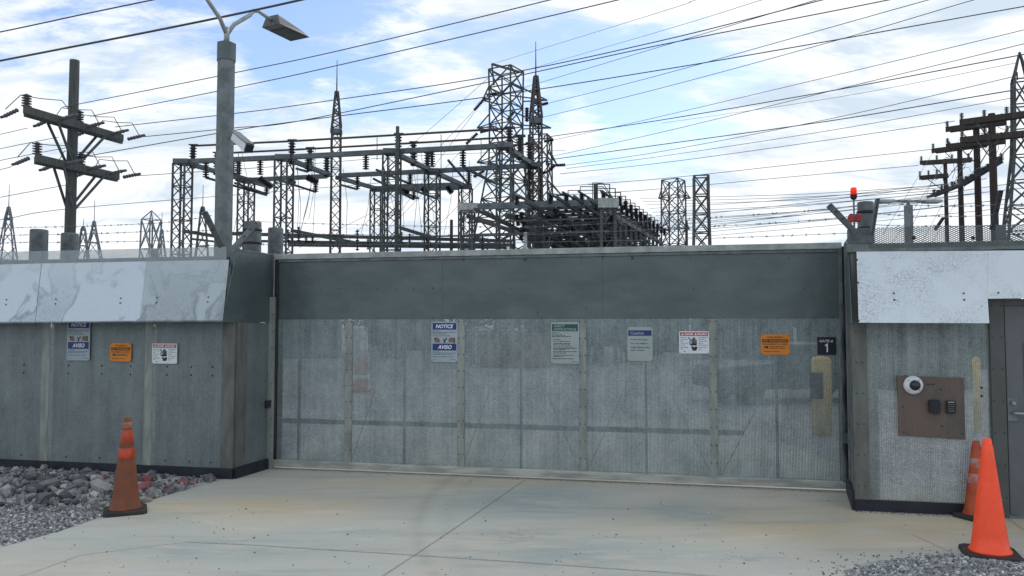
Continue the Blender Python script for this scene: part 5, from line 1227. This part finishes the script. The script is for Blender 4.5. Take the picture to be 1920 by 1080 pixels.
dl((1040, 350), (1748, 280), 60, 51, 1.3, 'line above the two far towers to the second wooden pole', [(1240, 335), (1500, 307)])
dl((1068, 365), (1722, 310), 60, 58, 1.3, 'line from the lowest pylon arm to the smallest wooden pole', [(1240, 354), (1500, 330)])
dl((1240, 231), (1905, 118), 70, 45, .9, 'faint line between the thick pair near the right pylon', [(1560, 184)])
# bundle of similar lines low on the right
lo = [(368, 1765, 347), (374, 1768, 352), (380, 1760, 357), (387, 1772, 345), (394, 1755, 362), (400, 1765, 360), (406, 1850, 335), (413, 1758, 368), (419, 1800, 372), (425, 1840, 362), (431, 1870, 376), (437, 1900, 372), (443, 1925, 386), (428, 1925, 340), (415, 1925, 352)]
for i, (y0, x1, y1) in enumerate(lo):
    dl((1200+i*6, y0+4), (x1, y1), 80, 50, 1.15, 'one of the low thin lines bunched between the far towers and wooden poles', [((1220+x1)/2, (y0+y1)/2+7)], group='bunched low lines')
for i, (x0, y0, x1, y1) in enumerate([(1690, 470, 1748, 340), (1720, 470, 1802, 318), (1742, 465, 1838, 300), (1670, 460, 1800, 260), (1655, 440, 1750, 285)]):
    dl((x0, y0), (x1, y1), 40, 46, .9, 'slanting guy wire in front of the wooden poles at the right', group='slanting guy wires', name='guy_wire')
for i, (x0, y0, x1, y1) in enumerate([(889, 207, 640, 465), (890, 210, 700, 465), (875, 271, 720, 440), (1010, 240, 880, 420), (928, 135, 700, 330), (940, 300, 780, 465), (1000, 330, 900, 465), (820, 330, 560, 465)]):
    dl((x0, y0), (x1, y1), 60, 64, .9, 'thin slanting conductor descending from the pylon into the switchyard', [((x0+x1)/2-6, (y0+y1)/2+8)], group='slanting conductors', name='conductor')

# ---------------------------------------------------------------- yard behind the gate, seen through the mesh
def bollard(px, Y, r, label):
    a = at_Y(px, 668, Y); e = empty('bollard', (a.x, Y, 0), label=label, cat='bollard', group='yellow bollards behind the mesh')
    MB().lathe([(r, 0), (r, a.z-.06), (r*.8, a.z-.015), (r*.3, a.z)], n=24).build('bollard_body', M['yellow'], e)
bollard(1539, 13.4, .16, 'yellow bollard seen through the gate mesh below the number plate')
bollard(1830, 13.8, .058, 'thin yellow bollard seen through the right mesh panel')
a = ground(677, 765); e = empty('traffic_barrel', (a.x*1.25, a.y*1.25, 0), label='orange traffic barrel seen faintly through the gate mesh', cat='barrel')
MB().lathe([(.28, 0), (.28, .05), (.22, .06), (.2, .5), (.17, .9), (.1, .95)], n=20).build('barrel_body', M['barrel'], e)
MB().lathe([(.215, 0), (.205, .12)], (0, 0, .35), n=20).build('band', M['white'], e)
# dark car parked beyond the gate
a = ground(1478, 752)
car = empty('parked_car', (a.x, a.y, 0), math.radians(8), label='dark car parked in the yard, seen through the gate mesh', cat='car')
q = MB(); prof = [(-2.1, .35), (-2.15, .6), (-2.05, .86), (-1.5, .93), (-.8, .97), (-.35, 1.40), (.9, 1.43), (1.55, 1.0), (2.05, .92), (2.15, .6), (2.1, .35)]
q.slab(prof, -.85, .85); q.build('car_body', M['car'], car, .06)
MB().slab([(-.68, 1.0), (-.32, 1.34), (.85, 1.36), (1.3, 1.02)], -.862, -.851).build('side_window', M['glass'], car)
for x in (-1.35, 1.35):
    for y in (-.8, .8):
        w_ = MB().lathe([(.2, -.1), (.33, -.1), (.34, 0), (.33, .1), (.2, .1)], (x, y, .33), n=22, ax=(0, 1, 0)).build('wheel', M['black'], car)
a = ground(960, 690); c_ = empty('shipping_container', (a.x, a.y, 0), GF.rz, label='low red brown container far behind the gate mesh', cat='container')
q = MB().box(-1.6, 1.6, 0, 2.4, 0.05, 1.5)
q.build('container_body', M['rust_red'], c_, .02)
q = MB()
for k_ in range(16): q.box(-1.55+k_*.2, -1.47+k_*.2, -.03, -.001, .1, 1.45)
q.build('ribs', M['rust_red'], c_)
a = ground(600, 672); c_ = empty('equipment_hut', (a.x, a.y, 0), .1, label='grey equipment hut behind the left end of the gate mesh', cat='hut')
MB().box(-2.2, .9, 0, 3, 0, 2.2).build('hut_wall', M['shed'], c_, .02)
MB().box(-2.3, 1.0, -.1, 3.1, 2.203, 2.3).build('hut_roof', M['galv_light'], c_, .01)
MB().box(-.9, -.1, -.03, -.002, .05, 1.9).build('hut_door', M['door'], c_, .005)
def transformer(x, y, sc, rz, label):
    e = empty('power_transformer', (x, y, 0), rz, label=label, cat='transformer', group='transformers in the yard')
    MB().box(-1.6*sc, 1.6*sc, -.9*sc, .9*sc, .3, 2.6*sc).box(-1.3*sc, 1.3*sc, -1.1*sc, 1.1*sc, 0, .299).build('tank', M['tank'], e, .03)
    for sx in (-1, 1):
        q = MB()
        for k in range(7): q.box(sx*(1.75+.0)*sc-.12, sx*1.75*sc+.12, (-.85+k*.26)*sc, (-.80+k*.26)*sc, .6, 2.3*sc)
        q.build('radiator', M['tank'], e)
    q = MB()
    for k in range(10): q.box((-1.45+k*.31)*sc, (-1.33+k*.31)*sc, -1.05*sc, -.902*sc, .6, 2.2*sc)
    q.build('front_fins', M['tank'], e)
    for k in (-1, 0, 1): o = ins(e, (k*.9*sc, 0, 2.6*sc), (k*.9*sc, 0, 2.6*sc+.8), INS_BIG, .8, 'bushing')
for k, (px, Y, sc, rz, lb) in enumerate(((1215, 58, 1.3, .2, 'dark transformer just right of the blue bannered sign, behind the gate mesh'), (1390, 46, 1.4, .1, 'dark transformer behind the gate mesh between the hand sign and orange sign'), (1600, 30, 1.0, -.1, 'dark transformer behind the corner post right of the gate'), (1700, 24, 1.0, .15, 'dark transformer seen through the right mesh above the dome camera'), (1800, 36, 1.3, .05, 'dark transformer seen through the right mesh above the keypad'), (760, 62, 1.5, .3, 'dark transformer behind the gate mesh left of the blue NOTICE sign'), (1120, 75, 1.7, 0, 'farther dark transformer behind the gate mesh beside the green bannered sign'))):
    p = at_Y(px, 640, Y); transformer(p.x, p.y, sc, rz, lb)
# distant low trees the left wall and distant low trees
rn = random.Random(8)
for i in range(56):
    x = -330+i*12+rn.uniform(-4, 4); Y = 420+rn.uniform(-20, 30); q = MB(); hh = rn.uniform(6, 9)
    e = empty('tree', (x, Y, 0), label='far low tree in the row on the horizon behind the yard', cat='tree', group='trees on the horizon')
    MB().tube([(0, 0, 0), (.2, 0, hh*.6)], .3, 6, r1=.15).build('trunk', M['wood'], e)
    for k in range(150):
        u = Vector((rn.gauss(0, 1), rn.gauss(0, 1), rn.gauss(0, 1))).normalized()*rn.random()**.4; c0_ = Vector((u.x*8, u.y*4, hh*.62+u.z*hh*.4))
        t1 = Vector((rn.uniform(-1, 1), rn.uniform(-1, 1), rn.uniform(-1, 1))); t2 = Vector((rn.uniform(-1, 1), rn.uniform(-1, 1), rn.uniform(-1, 1)))
        q.add([c0_-t1, c0_+t2, c0_+t1, c0_-t2], [(0, 1, 2, 3)])
    q.build('crown', M['far_green'], e)
